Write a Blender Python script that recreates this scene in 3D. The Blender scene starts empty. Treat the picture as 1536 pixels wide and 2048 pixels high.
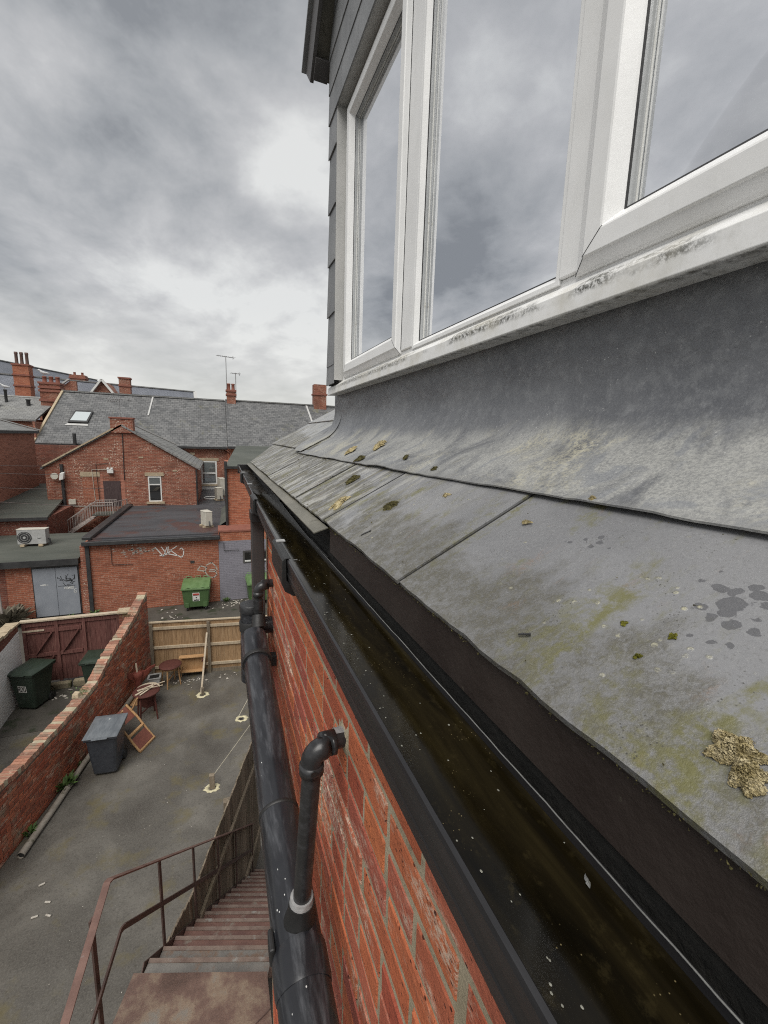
import bpy, bmesh, math, random
from mathutils import Vector, Matrix, noise as mnoise
random.seed(7)
R = math.radians
scene = bpy.context.scene
C = scene.collection

# ------------------------------------------------------------------ camera
CAM_Z = 7.0
cam_d = bpy.data.cameras.new('camera'); cam = bpy.data.objects.new('camera', cam_d); C.objects.link(cam)
cam_d.sensor_fit = 'VERTICAL'; cam_d.sensor_height = 36.0
cam_d.lens = 36.0 * 850.0 / 2048.0
cam_d.clip_start = 0.01; cam_d.clip_end = 3000
cam.matrix_world = Matrix(((0.932, 0.031, -0.362, 0.0),
                           (-0.361, 0.168, -0.917, 0.0),
                           (0.032, 0.985, 0.168, CAM_Z),
                           (0, 0, 0, 1)))
_r = cam.matrix_world.to_3x3()
_z = _r.col[2].normalized(); _y = (_r.col[1] - _z * _r.col[1].dot(_z)).normalized(); _x = _y.cross(_z)
cam.matrix_world = Matrix(((_x.x, _y.x, _z.x, 0), (_x.y, _y.y, _z.y, 0), (_x.z, _y.z, _z.z, CAM_Z), (0, 0, 0, 1)))
scene.camera = cam

# ------------------------------------------------------------------ exposure
scene.view_settings.view_transform = 'Standard'; scene.view_settings.look = 'None'
scene.view_settings.gamma = 1.0; scene.view_settings.exposure = 1.2
scene.cycles.use_denoising = False; scene.cycles.filter_width = 1.1
scene.cycles.max_bounces = 4; scene.cycles.diffuse_bounces = 2; scene.cycles.glossy_bounces = 2
scene.cycles.use_adaptive_sampling = True; scene.cycles.adaptive_threshold = .012
scene.cycles.sample_clamp_indirect = 6.0

# ------------------------------------------------------------------ sun + sky
SUN_AZ, SUN_EL = R(212), R(58)      # compass from +Y clockwise: behind and to the left
sd = bpy.data.lights.new('sun', 'SUN'); sd.energy = 1.45; sd.angle = R(45); sd.color = (1.0, .97, .92)
sun = bpy.data.objects.new('sun', sd); C.objects.link(sun)
sdir = Vector((math.sin(SUN_AZ) * math.cos(SUN_EL), math.cos(SUN_AZ) * math.cos(SUN_EL), math.sin(SUN_EL)))
sun.rotation_euler = sdir.to_track_quat('Z', 'Y').to_euler(); sun.location = (-6, -3, 30)

world = bpy.data.worlds.new('World'); scene.world = world; world.use_nodes = True
world.cycles.sampling_method = 'MANUAL'; world.cycles.sample_map_resolution = 256
wt = world.node_tree; wt.nodes.clear()
def wn(t, **k):
    n = wt.nodes.new(t)
    for a, b in k.items(): setattr(n, a, b)
    return n
wl = wt.links.new
def wmath(op, a, b=None, c=None, clamp=False):
    n = wn('ShaderNodeMath', operation=op, use_clamp=clamp)
    for i, v in enumerate((a, b, c)):
        if v is None: continue
        if isinstance(v, (int, float)): n.inputs[i].default_value = v
        else: wl(v, n.inputs[i])
    return n.outputs[0]
tc = wn('ShaderNodeTexCoord')
sep = wn('ShaderNodeSeparateXYZ'); wl(tc.outputs['Generated'], sep.inputs[0])
zc = wmath('MAXIMUM', sep.outputs[2], 0.0)
den = wmath('ADD', zc, 0.24)
ux = wmath('DIVIDE', sep.outputs[0], den); uy = wmath('DIVIDE', sep.outputs[1], den)
cmb = wn('ShaderNodeCombineXYZ'); wl(ux, cmb.inputs[0]); wl(uy, cmb.inputs[1])
def wnoise(scale, detail, rough, off, dist=0.0, st=(1, 1, 1), rot=0.0):
    mp = wn('ShaderNodeMapping'); mp.inputs['Location'].default_value = off; mp.inputs['Scale'].default_value = st
    mp.inputs['Rotation'].default_value = (0, 0, rot)
    wl(cmb.outputs[0], mp.inputs[0])
    n = wn('ShaderNodeTexNoise'); n.inputs['Scale'].default_value = scale; n.inputs['Detail'].default_value = detail
    n.inputs['Roughness'].default_value = rough; n.inputs['Distortion'].default_value = dist
    wl(mp.outputs[0], n.inputs['Vector']); return n.outputs[0]
n1 = wnoise(.85, 4, .5, (6.32, 9.62, 6.34), .3, (1, .8, 1), .6)
n2 = wnoise(2.3, 7, .58, (1.14, 19.5, .21), .25, (1, .85, 1), .6)
n3 = wnoise(6.0, 7, .6, (15.0, 16.9, .16), .2, (1, .9, 1), .6)
s = wmath('MULTIPLY', n1, .50)
s = wmath('MULTIPLY_ADD', n2, .36, s); s = wmath('MULTIPLY_ADD', n3, .12, s)
cr = wn('ShaderNodeValToRGB'); wl(s, cr.inputs[0])
el = cr.color_ramp.elements
el[0].position = .41; el[0].color = (.120, .126, .134, 1)
el[1].position = .59; el[1].color = (.345, .348, .343, 1)
e = el.new(.45); e.color = (.168, .174, .181, 1)
e = el.new(.52); e.color = (.240, .242, .246, 1)
# whiter, lower contrast towards the horizon (real overcast haze)
hz = wn('ShaderNodeMapRange'); hz.inputs[1].default_value = .0; hz.inputs[2].default_value = .26
hz.inputs[3].default_value = .85; hz.inputs[4].default_value = 0.0; wl(sep.outputs[2], hz.inputs[0])
mxh = wn('ShaderNodeMix', data_type='RGBA'); wl(hz.outputs[0], mxh.inputs[0]); wl(cr.outputs[0], mxh.inputs[6]); mxh.inputs[7].default_value = (.405, .40, .375, 1)
sky = wn('ShaderNodeTexSky', sky_type='NISHITA', sun_disc=False, sun_elevation=SUN_EL, sun_rotation=SUN_AZ)
skm = wn('ShaderNodeVectorMath', operation='SCALE'); wl(sky.outputs[0], skm.inputs[0]); skm.inputs['Scale'].default_value = .05
mxs = wn('ShaderNodeMix', data_type='RGBA'); mxs.inputs[0].default_value = .94; wl(skm.outputs[0], mxs.inputs[6]); wl(mxh.outputs[2], mxs.inputs[7])
bg = wn('ShaderNodeBackground'); wl(mxs.outputs[2], bg.inputs[0]); bg.inputs[1].default_value = 1.0
wo = wn('ShaderNodeOutputWorld'); wl(bg.outputs[0], wo.inputs[0])

# ================================================================== material helpers
class NT:
    def __init__(s, name):
        s.m = bpy.data.materials.new(name); s.m.use_nodes = True; s.t = s.m.node_tree
        s.b = s.t.nodes['Principled BSDF']; s.out = s.t.nodes['Material Output']
    def n(s, t, **k):
        x = s.t.nodes.new(t)
        for a, b in k.items(): setattr(x, a, b)
        return x
    def set(s, sock, v):
        if isinstance(v, bpy.types.NodeSocket): s.t.links.new(v, sock)
        elif isinstance(v, (tuple, list)) and len(v) == 3 and sock.type == 'RGBA': sock.default_value = (*v, 1)
        else: sock.default_value = v
    def math(s, op, a, b=None, c=None, clamp=False):
        x = s.n('ShaderNodeMath', operation=op, use_clamp=clamp)
        for i, v in enumerate((a, b, c)):
            if v is not None: s.set(x.inputs[i], v)
        return x.outputs[0]
    def mix(s, f, a, b, blend='MIX'):
        x = s.n('ShaderNodeMix', data_type='RGBA', blend_type=blend); x.clamp_factor = True
        s.set(x.inputs[0], f); s.set(x.inputs[6], a); s.set(x.inputs[7], b); return x.outputs[2]
    def pos(s): return s.n('ShaderNodeNewGeometry').outputs['Position']
    def obj(s): return s.n('ShaderNodeTexCoord').outputs['Object']
    def uv(s): return s.n('ShaderNodeTexCoord').outputs['UV']
    def map(s, v, sc=(1, 1, 1), loc=(0, 0, 0), rot=(0, 0, 0)):
        x = s.n('ShaderNodeMapping'); s.set(x.inputs[0], v); x.inputs['Scale'].default_value = sc
        x.inputs['Location'].default_value = loc; x.inputs['Rotation'].default_value = rot; return x.outputs[0]
    def noise(s, v, scale, detail=5, rough=.55, dist=0., color=False):
        x = s.n('ShaderNodeTexNoise'); s.set(x.inputs['Vector'], v); x.inputs['Scale'].default_value = scale
        x.inputs['Detail'].default_value = detail; x.inputs['Roughness'].default_value = rough; x.inputs['Distortion'].default_value = dist
        return x.outputs[1 if color else 0]
    def voro(s, v, scale, feature='F1', rnd=1.0, out=0):
        x = s.n('ShaderNodeTexVoronoi', feature=feature); s.set(x.inputs['Vector'], v); x.inputs['Scale'].default_value = scale
        x.inputs['Randomness'].default_value = rnd; return x.outputs[out]
    def step(s, v, lo, hi):
        x = s.n('ShaderNodeMapRange', interpolation_type='SMOOTHSTEP'); s.set(x.inputs[0], v)
        x.inputs[1].default_value = lo; x.inputs[2].default_value = hi; return x.outputs[0]
    def ramp(s, v, stops):
        x = s.n('ShaderNodeValToRGB'); s.set(x.inputs[0], v); e = x.color_ramp.elements
        e[0].position, e[0].color = stops[0][0], (*stops[0][1], 1); e[1].position, e[1].color = stops[-1][0], (*stops[-1][1], 1)
        for p, c in stops[1:-1]:
            k = e.new(p); k.color = (*c, 1)
        return x.outputs[0]
    def sep(s, v):
        x = s.n('ShaderNodeSeparateXYZ'); s.set(x.inputs[0], v); return x.outputs
    def rnd(s):
        a = s.n('ShaderNodeObjectInfo').outputs['Random']; b = s.n('ShaderNodeNewGeometry').outputs['Random Per Island']
        return s.math('FRACT', s.math('ADD', a, b))
    def bump(s, h, strength=.3, dist=.01, normal=None):
        x = s.n('ShaderNodeBump'); s.set(x.inputs['Height'], h); x.inputs['Strength'].default_value = strength
        x.inputs['Distance'].default_value = dist
        if normal is not None: s.set(x.inputs['Normal'], normal)
        return x.outputs[0]
    def done(s, col=None, rough=None, normal=None, metal=None, spec=None):
        if col is not None: s.set(s.b.inputs['Base Color'], col)
        if rough is not None: s.set(s.b.inputs['Roughness'], rough)
        if normal is not None: s.set(s.b.inputs['Normal'], normal)
        if metal is not None: s.b.inputs['Metallic'].default_value = metal
        if spec is not None: s.b.inputs['Specular IOR Level'].default_value = spec
        return s.m

def gm(name, c1, c2, scale=6, rough=.6, bump=.15, bscale=40, spot=None, metal=0, stretch=(1, 1, 1), vary=.0, coord='P', spec=.5, rvar=.15):
    k = NT(name); v = {'P': k.pos, 'O': k.obj, 'U': k.uv}[coord]()
    v = k.map(v, stretch)
    a = k.noise(v, scale, 6, .6); col = k.mix(k.step(a, .3, .7), c1, c2)
    if spot:
        sc, ss, lo, hi = spot[0], spot[1], spot[2], spot[3]
        col = k.mix(k.step(k.noise(v, ss, 6, .65), lo, hi), col, sc)
    if vary:
        h = k.n('ShaderNodeHueSaturation'); k.set(h.inputs['Color'], col)
        k.set(h.inputs['Value'], k.math('MULTIPLY_ADD', k.rnd(), vary * 2, 1 - vary)); col = h.outputs[0]
    b = k.noise(v, bscale, 5, .6)
    r = k.math('MULTIPLY_ADD', a, rvar, rough - rvar / 2)
    return k.done(col, r, k.bump(b, bump, .01), metal, spec)

def brickwall(name, c1, c2, mortar, stain, stain_lo=.56, white=.0, wet=.8, w=.225, h=.075):
    k = NT(name); uv = k.uv()
    wob = k.noise(uv, 9, 3, .5, color=True)
    x = k.n('ShaderNodeVectorMath', operation='MULTIPLY_ADD'); k.set(x.inputs[0], wob); x.inputs[1].default_value = (.012, .012, 0); k.set(x.inputs[2], uv)
    bt = k.n('ShaderNodeTexBrick', offset=.5); k.set(bt.inputs['Vector'], x.outputs[0])
    bt.inputs['Scale'].default_value = 1.0; bt.inputs['Brick Width'].default_value = w; bt.inputs['Row Height'].default_value = h
    bt.inputs['Mortar Size'].default_value = .010; bt.inputs['Mortar Smooth'].default_value = .3; bt.inputs['Bias'].default_value = -.1
    k.set(bt.inputs['Color1'], c1); k.set(bt.inputs['Color2'], c2); k.set(bt.inputs['Mortar'], mortar)
    # coarse per-brick tint
    vr = k.voro(k.map(uv, (1 / w, 1 / h, 1)), 1.0, out=1)
    tint = k.sep(vr)[0]
    col = k.mix(k.math('MULTIPLY', k.step(tint, .55, .95), .5), bt.outputs[0], tuple(c * .55 for c in c2))
    big = k.noise(uv, .7, 6, .62)
    col = k.mix(k.math('MULTIPLY', k.step(big, stain_lo, stain_lo + .2), .7), col, stain)
    fine = k.noise(uv, 14, 6, .7)
    col = k.mix(k.math('MULTIPLY', k.step(fine, .35, .75), .35), col, tuple(c * .6 for c in c1))
    if white:
        wn_ = k.math('MULTIPLY', k.step(k.noise(uv, 1.3, 5, .7), .46, .60), k.step(k.noise(uv, 15, 4, .65), .55, .62))
        col = k.mix(k.math('MULTIPLY', wn_, white), col, (.62, .52, .42))
    nrm = k.bump(k.math('SUBTRACT', fine, k.math('MULTIPLY', bt.outputs['Fac'], 1.3)), .5, .012)
    return k.done(col, wet, nrm, spec=.3)

M = {}
# --- foreground single bricks (and their joined siblings)
def brick_mat(name, cols, white, dirt=.3, rough=.7, moss=0.):
    k = NT(name); p = k.pos(); r = k.rnd()
    col = k.ramp(r, [(i / (len(cols) - 1), c) for i, c in enumerate(cols)])
    if moss:                                        # soot and lichen thicker on some bricks
        col = k.mix(k.math('MULTIPLY', k.step(k.math('FRACT', k.math('MULTIPLY', r, 7.3)), .5, .9), .45), col, (.11, .06, .045))
    st = k.noise(k.map(p, (1, .45, 1.2)), 22, 6, .68)
    col = k.mix(k.math('MULTIPLY', k.step(st, .35, .75), dirt), col, (.20, .05, .03))
    blot = k.noise(p, 60, 5, .65)
    col = k.mix(k.math('MULTIPLY', k.step(blot, .58, .75), .35), col, (.58, .20, .10))
    w1 = k.noise(k.map(p, (1, .4, 1.2)), 7, 5, .62)
    w2 = k.noise(k.map(p, (1, .55, 1)), 100, 6, .8)
    wm = k.math('MULTIPLY', k.step(k.math('ADD', w1, k.math('MULTIPLY', r, .10)), .60, .72), k.step(w2, .44, .58))
    col = k.mix(k.math('MULTIPLY', wm, white), col, (.66, .56, .44))
    pits = k.voro(k.map(p, (1, .55, 1)), 120); pm = k.math('SUBTRACT', 1.0, k.step(pits, .12, .26))
    pm = k.math('MULTIPLY', pm, k.step(k.noise(p, 25, 3, .5), .48, .62))
    col = k.mix(pm, col, (.06, .015, .01))
    if moss:
        g = k.step(k.noise(p, 3.0, 6, .7), .5, .66); col = k.mix(k.math('MULTIPLY', g, moss), col, (.23, .21, .15))
    hgt = k.math('ADD', k.noise(p, 90, 6, .65), k.math('MULTIPLY', k.noise(p, 22, 3, .5), 1.2))
    hgt = k.math('SUBTRACT', hgt, k.math('MULTIPLY', pm, 1.0))
    return k.done(col, rough, k.bump(hgt, .8, .008), spec=.35)
M['brick'] = brick_mat('face_brick', [(.36, .080, .046), (.52, .145, .060), (.44, .105, .058), (.57, .175, .070), (.34, .085, .062), (.52, .155, .085)], .8, .42)
M['yard_brick'] = brick_mat('yard_brick', [(.29, .075, .040), (.37, .10, .048), (.21, .058, .036), (.42, .125, .06), (.30, .085, .05)], .8, .32, .55, .65)
M['cop_brick'] = brick_mat('coping_brick', [(.36, .17, .11), (.44, .26, .18), (.27, .13, .09), (.42, .20, .13), (.20, .13, .095)], .7, .35, .8, .85)
def mortar_mat(name, c1, c2):
    k = NT(name); p = k.pos()
    a = k.noise(p, 12, 6, .6); col = k.mix(k.step(a, .3, .7), c1, c2)
    col = k.mix(k.math('MULTIPLY', k.step(k.noise(p, 60, 5, .7), .55, .7), .6), col, tuple(c * .45 for c in c1))
    col = k.mix(k.math('MULTIPLY', k.step(k.noise(p, 7, 5, .7), .58, .7), .5), col, (.5, .45, .36))
    return k.done(col, .9, k.bump(k.noise(p, 140, 6, .7), .7, .006), spec=.2)
M['mortar'] = mortar_mat('mortar', (.32, .275, .19), (.43, .375, .27))
M['yard_mortar'] = mortar_mat('old_mortar', (.10, .07, .055), (.17, .125, .095))
M['wall_far'] = brickwall('brickwork_gable', (0.295, 0.097, 0.059), (0.201, 0.065, 0.042), (0.354, 0.236, 0.171), (0.118, 0.059, 0.042), .50, .95)
M['wall_alley'] = brickwall('brickwork_alley', (0.330, 0.109, 0.059), (0.260, 0.083, 0.047), (0.354, 0.201, 0.142), (0.165, 0.065, 0.042), .54, .35)
M['wall_left'] = brickwall('brickwork_left', (0.396, 0.165, 0.110), (0.341, 0.138, 0.094), (0.396, 0.198, 0.143), (0.264, 0.110, 0.077), .6, .0)
M['wall_right'] = brickwall('brickwork_right', (0.392, 0.129, 0.067), (0.325, 0.101, 0.056), (0.403, 0.213, 0.140), (0.269, 0.090, 0.050), .6, .25)
M['wall_dark'] = brickwall('brickwork_sooty', (0.213, 0.069, 0.045), (0.150, 0.048, 0.033), (0.213, 0.125, 0.094), (0.075, 0.045, 0.035), .5, .4)
M['wall_white'] = None
def painted_wall(name, paint, under, patch_lo):
    k = NT(name); uv = k.uv()
    bt = k.n('ShaderNodeTexBrick', offset=.5); k.set(bt.inputs['Vector'], uv); bt.inputs['Scale'].default_value = 1
    bt.inputs['Brick Width'].default_value = .225; bt.inputs['Row Height'].default_value = .075; bt.inputs['Mortar Size'].default_value = .006
    bt.inputs['Mortar Smooth'].default_value = .5
    k.set(bt.inputs['Color1'], paint); k.set(bt.inputs['Color2'], tuple(c * .9 for c in paint)); k.set(bt.inputs['Mortar'], tuple(c * .8 for c in paint))
    a = k.noise(uv, 1.6, 7, .7); col = k.mix(k.step(a, patch_lo, patch_lo + .06), bt.outputs[0], under)
    d = k.noise(uv, 5, 6, .6); col = k.mix(k.math('MULTIPLY', k.step(d, .45, .75), .35), col, tuple(c * .55 for c in paint))
    return k.done(col, .8, k.bump(k.math('SUBTRACT', k.noise(uv, 40, 4, .6), k.math('MULTIPLY', bt.outputs['Fac'], 1.2)), .5, .012), spec=.3)
M['wall_white'] = painted_wall('white_painted_brick', (.84, .83, .80), (.16, .10, .07), .66)
M['wall_lilac'] = painted_wall('lilac_grey_painted_brick', (.235, .225, .255), (.26, .09, .07), .66)

# --- foreground slates: smooth grey, damp, algae and lichen, streaked down the pitch
def slate_mat():
    k = NT('eaves_slate'); p = k.pos(); sx, sy, sz = k.sep(p)
    q = k.map(p, (1, 1, 1), (0, 0, 0), (0, -R(28.8), 0))       # x runs up the pitch
    base = k.noise(q, 3.0, 6, .55)
    col = k.mix(k.step(base, .35, .65), (.150, .151, .157), (.200, .201, .207))
    grain = k.noise(q, 170, 5, .75); mid_ = k.noise(q, 40, 6, .7)
    # grey-brown algae film: cloudy, feathered, denser low on the slate
    lowm = k.math('SUBTRACT', 1.0, k.step(k.math('MULTIPLY_ADD', sy, -.10, sx), .27, .43))
    f1 = k.noise(k.map(q, (.75, 1.15, 1), (.6, .2, 0)), 4.6, 7, .62, .5)
    f1 = k.math('ADD', f1, k.math('MULTIPLY', k.math('SUBTRACT', lowm, .55), .26))
    film = k.math('MULTIPLY', k.step(f1, .43, .57), k.math('ADD', .35, k.math('MULTIPLY', k.step(grain, .34, .62), .65)))
    film = k.math('MULTIPLY', film, k.math('ADD', .4, k.math('MULTIPLY', k.step(mid_, .35, .6), .6)))
    col = k.mix(k.math('MULTIPLY', film, 1.0), col, (.072, .066, .044))
    col = k.mix(k.math('MULTIPLY', k.step(grain, .48, .70), .30), col, (.27, .27, .265)); col = k.mix(k.math('MULTIPLY', k.step(k.noise(q, 260, 4, .7), .52, .70), .35), col, (.075, .073, .068))
    f2 = k.noise(k.map(q, (.5, 2.0, 1), (3, 1, 0)), 5.0, 7, .66, .5)
    grn = k.math('MULTIPLY', k.step(f2, .50, .66), k.step(mid_, .38, .58))
    col = k.mix(k.math('MULTIPLY', grn, .85), col, (.128, .122, .040))
    strk = k.noise(k.map(q, (.16, 3.2, 1), (7, 5, 0)), 7.5, 6, .62, .3)
    far = k.step(sy, .55, 1.5)
    col = k.mix(k.math('MULTIPLY', k.math('MULTIPLY', k.step(strk, .50, .66), far), .75), col, (.13, .115, .06))
    pale = k.noise(k.map(q, (.22, 3.0, 1), (1, 8, 0)), 8.0, 6, .65)
    col = k.mix(k.math('MULTIPLY', k.math('MULTIPLY', k.step(pale, .46, .64), far), .75), col, (.40, .395, .37))
    rust = k.noise(k.map(q, (.5, 2.2, 1), (9, 5, 0)), 9.0, 6, .66, .4)
    col = k.mix(k.math('MULTIPLY', k.math('MULTIPLY', k.step(rust, .58, .72), k.step(grain, .4, .6)), .6), col, (.19, .13, .10))
    # damp splashes: clusters of hard-edged darker blots
    def near(cx, cy, r):
        dx = k.math('SUBTRACT', sx, cx); dy = k.math('SUBTRACT', sy, cy)
        return k.math('SUBTRACT', 1.0, k.math('DIVIDE', k.math('SQRT', k.math('ADD', k.math('MULTIPLY', dx, dx), k.math('MULTIPLY', dy, dy))), r))
    zone = k.math('MAXIMUM', k.math('MAXIMUM', near(.452, .226, .088), k.math('MULTIPLY', near(.478, .43, .085), .62)), k.math('MULTIPLY', near(.49, 1.0, .10), .5))
    xw = k.n('ShaderNodeVectorMath', operation='MULTIPLY_ADD'); k.set(xw.inputs[0], k.noise(q, 60, 4, .6, color=True)); xw.inputs[1].default_value = (.016, .016, .0); k.set(xw.inputs[2], q)
    blob = k.voro(xw.outputs[0], 62)
    wet = k.step(k.math('SUBTRACT', k.math('MULTIPLY', k.math('MAXIMUM', zone, 0.0), .92), k.math('ADD', blob, k.math('MULTIPLY', k.noise(q, 20, 2, .4), .5))), -.06, -.02)
    wet = k.math('MULTIPLY', wet, k.step(zone, .03, .06))
    col = k.mix(k.math('MULTIPLY', wet, .68), col, (.062, .062, .068))
    v = k.voro(q, 55); vd = k.math('SUBTRACT', 1.0, k.step(v, .10, .20))
    vd = k.math('MULTIPLY', vd, k.step(k.noise(q, 9, 3, .5), .54, .62)); vd = k.math('MULTIPLY', vd, k.step(k.noise(q, 130, 4, .7), .40, .60))
    col = k.mix(vd, col, (.36, .345, .25))
    sp = k.voro(q, 240); sd_ = k.math('MULTIPLY', k.math('SUBTRACT', 1.0, k.step(sp, .12, .26)), k.step(k.noise(q, 18, 3, .5), .54, .64))
    col = k.mix(k.math('MULTIPLY', sd_, .85), col, (.045, .043, .036))
    rg = k.mix(film, (.30, .30, .30), (.72, .72, .72)); rg = k.mix(k.math('MULTIPLY', wet, .9), rg, (.26, .26, .26))
    h = k.math('ADD', k.math('MULTIPLY', grain, k.math('ADD', film, .12)), k.math('MULTIPLY', k.noise(q, 16, 5, .55), .7))
    h = k.math('ADD', h, k.math('MULTIPLY', vd, 1.0))
    return k.done(col, k.sep(rg)[0], k.bump(h, .38, .006), spec=.55)
M['slate'] = slate_mat()
def lead_mat():
    k = NT('lead_sheet'); p = k.pos(); sx, sy, sz = k.sep(p)
    base = k.noise(p, 2.6, 6, .6)
    col = k.mix(k.step(base, .3, .7), (.104, .108, .118), (.155, .159, .168))
    mott = k.noise(p, 28, 7, .7); col = k.mix(k.math('MULTIPLY', k.step(mott, .45, .7), .45), col, (.26, .265, .27))
    grain = k.noise(p, 190, 4, .75); col = k.mix(k.math('MULTIPLY', k.step(grain, .5, .75), .35), col, (.33, .335, .335))
    sl = k.map(p, (1, 1, 1), (0, 0, 0), (0, -R(28.8), 0))
    wob = k.math('MULTIPLY_ADD', k.noise(p, 4.2, 5, .6), .11, sz)
    low = k.math('SUBTRACT', 1.0, k.step(wob, 7.055, 7.125))
    st = k.noise(k.map(sl, (.75, 1.5, 1), (0, 0, 0), (0, 0, R(-24))), 5.2, 7, .66, .8)
    pat = k.math('MULTIPLY', k.math('MULTIPLY', k.step(st, .34, .60), low), k.math('ADD', .45, k.math('MULTIPLY', k.step(grain, .35, .62), .55)))
    col = k.mix(k.math('MULTIPLY', pat, .85), col, (.36, .36, .338))
    cr_ = k.noise(k.map(sl, (.7, 1.2, 1), (3, 3, 0)), 4.4, 6, .62, .5)
    cream = k.math('MULTIPLY', k.math('MULTIPLY', k.step(cr_, .5, .68), k.step(k.noise(p, 120, 5, .75), .40, .58)), low)
    col = k.mix(k.math('MULTIPLY', cream, .8), col, (.46, .435, .33))
    dmp = k.math('MULTIPLY', k.step(k.noise(k.map(sl, (.9, 1.3, 1), (9, 2, 0), (0, 0, R(-30))), 9, 4, .55, .9), .56, .66), low)
    col = k.mix(k.math('MULTIPLY', dmp, .55), col, (.17, .18, .20))
    edge = k.math('SUBTRACT', 1.0, k.step(k.math('MULTIPLY_ADD', k.noise(p, 9, 3, .5), .03, sx), .545, .572))
    col = k.mix(k.math('MULTIPLY', edge, .6), col, (.20, .20, .195))
    v = k.voro(p, 80); vd = k.math('MULTIPLY', k.math('SUBTRACT', 1.0, k.step(v, .06, .15)), k.step(k.noise(p, 11, 3, .5), .50, .60))
    col = k.mix(k.math('MULTIPLY', vd, .8), col, (.50, .50, .48))
    v2 = k.noise(k.map(p, (1, 1, .3)), 34, 5, .7); col = k.mix(k.math('MULTIPLY', k.step(v2, .60, .72), .45), col, (.085, .09, .105))
    h = k.math('ADD', k.noise(p, 45, 6, .65), k.math('MULTIPLY', k.noise(p, 7, 3, .5), 3.0))
    return k.done(col, k.math('MULTIPLY_ADD', pat, .28, .38), k.bump(h, .42, .008), metal=.1, spec=.5)
M['lead'] = lead_mat()
def pvc_mat(name, dirt, mould):
    k = NT(name); p = k.pos(); sx, sy, sz = k.sep(p)
    a = k.noise(p, 6, 5, .55); col = k.mix(k.step(a, .3, .7), (.77, .77, .76), (.83, .83, .82))
    g = k.noise(k.map(p, (1, 1, .4)), 22, 6, .65)
    col = k.mix(k.math('MULTIPLY', k.step(g, .45, .75), dirt), col, (.40, .39, .33))
    gr = k.noise(p, 300, 3, .6); col = k.mix(k.math('MULTIPLY', k.step(gr, .55, .75), dirt * .5), col, (.30, .29, .26))
    if mould:
        wz_ = k.math('MULTIPLY_ADD', k.noise(p, 40, 4, .6), .016, sz)
        band = k.math('MULTIPLY', k.step(wz_, 7.314, 7.328), k.math('SUBTRACT', 1.0, k.step(wz_, 7.350, 7.362)))
        m1 = k.step(k.noise(k.map(p, (1, .5, 1)), 6.5, 4, .6), .42, .56); m2 = k.step(k.noise(p, 95, 6, .8), .40, .56)
        mk = k.math('MULTIPLY', k.math('MULTIPLY', band, m1), m2)
        col = k.mix(k.math('MULTIPLY', mk, .95), col, (.05, .05, .038))
        lo = k.math('SUBTRACT', 1.0, k.step(k.math('ADD', sz, k.math('MULTIPLY', k.noise(p, 60, 4, .6), .008)), 7.2845, 7.2885))
        col = k.mix(k.math('MULTIPLY', k.math('MULTIPLY', lo, k.step(k.noise(p, 35, 5, .7), .38, .56)), .85), col, (.05, .045, .035))
        yl = k.noise(p, 9, 5, .6); col = k.mix(k.math('MULTIPLY', k.step(yl, .4, .7), .5), col, (.52, .49, .40))
    return k.done(col, .38, k.bump(k.noise(p, 60, 3, .5), .06, .004), spec=.5)
M['pvc'] = pvc_mat('white_upvc', .10, False)
M['pvc_sill'] = pvc_mat('white_upvc_sill', .30, True)
def glass_mat(name, refl, tint, back):
    k = NT(name); p = k.pos()
    g = k.n('ShaderNodeBsdfGlossy'); g.inputs['Roughness'].default_value = .015; k.set(g.inputs['Color'], tint)
    d = k.n('ShaderNodeBsdfDiffuse'); k.set(d.inputs['Color'], back)
    k.set(g.inputs['Normal'], k.bump(k.noise(p, 1.5, 2, .4), .05, .02))
    lw = k.n('ShaderNodeLayerWeight'); lw.inputs['Blend'].default_value = .3
    f = k.math('MULTIPLY_ADD', lw.outputs['Fresnel'], .25, refl, True)
    mx = k.n('ShaderNodeMixShader'); k.set(mx.inputs[0], f); k.t.links.new(d.outputs[0], mx.inputs[1]); k.t.links.new(g.outputs[0], mx.inputs[2])
    k.t.links.new(mx.outputs[0], k.out.inputs['Surface']); return k.m
M['glass'] = glass_mat('window_glass', .68, (.92, .93, .95), (.06, .065, .07))
M['glass_sky'] = glass_mat('pale_rooflight_glass', .35, (.9, .93, .94), (.55, .60, .60))
M['glass_far'] = glass_mat('far_window_glass', .32, (.8, .84, .86), (.10, .11, .11))
M['glass_dark'] = glass_mat('dark_window_glass', .08, (.8, .84, .86), (.02, .02, .02))
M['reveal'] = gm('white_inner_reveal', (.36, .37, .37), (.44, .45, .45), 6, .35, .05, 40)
M['gasket'] = gm('black_rubber_gasket', (.02, .02, .022), (.03, .03, .03), rough=.6)
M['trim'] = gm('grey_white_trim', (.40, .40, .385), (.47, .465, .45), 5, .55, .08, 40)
M['clad_slate'] = gm('hung_slate', (.17, .175, .18), (.23, .235, .24), 6, .55, .25, 60, vary=.12)
M['barge'] = gm('dark_bargeboard', (.06, .056, .055), (.085, .08, .078), 5, .5, .1, 40)
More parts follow.
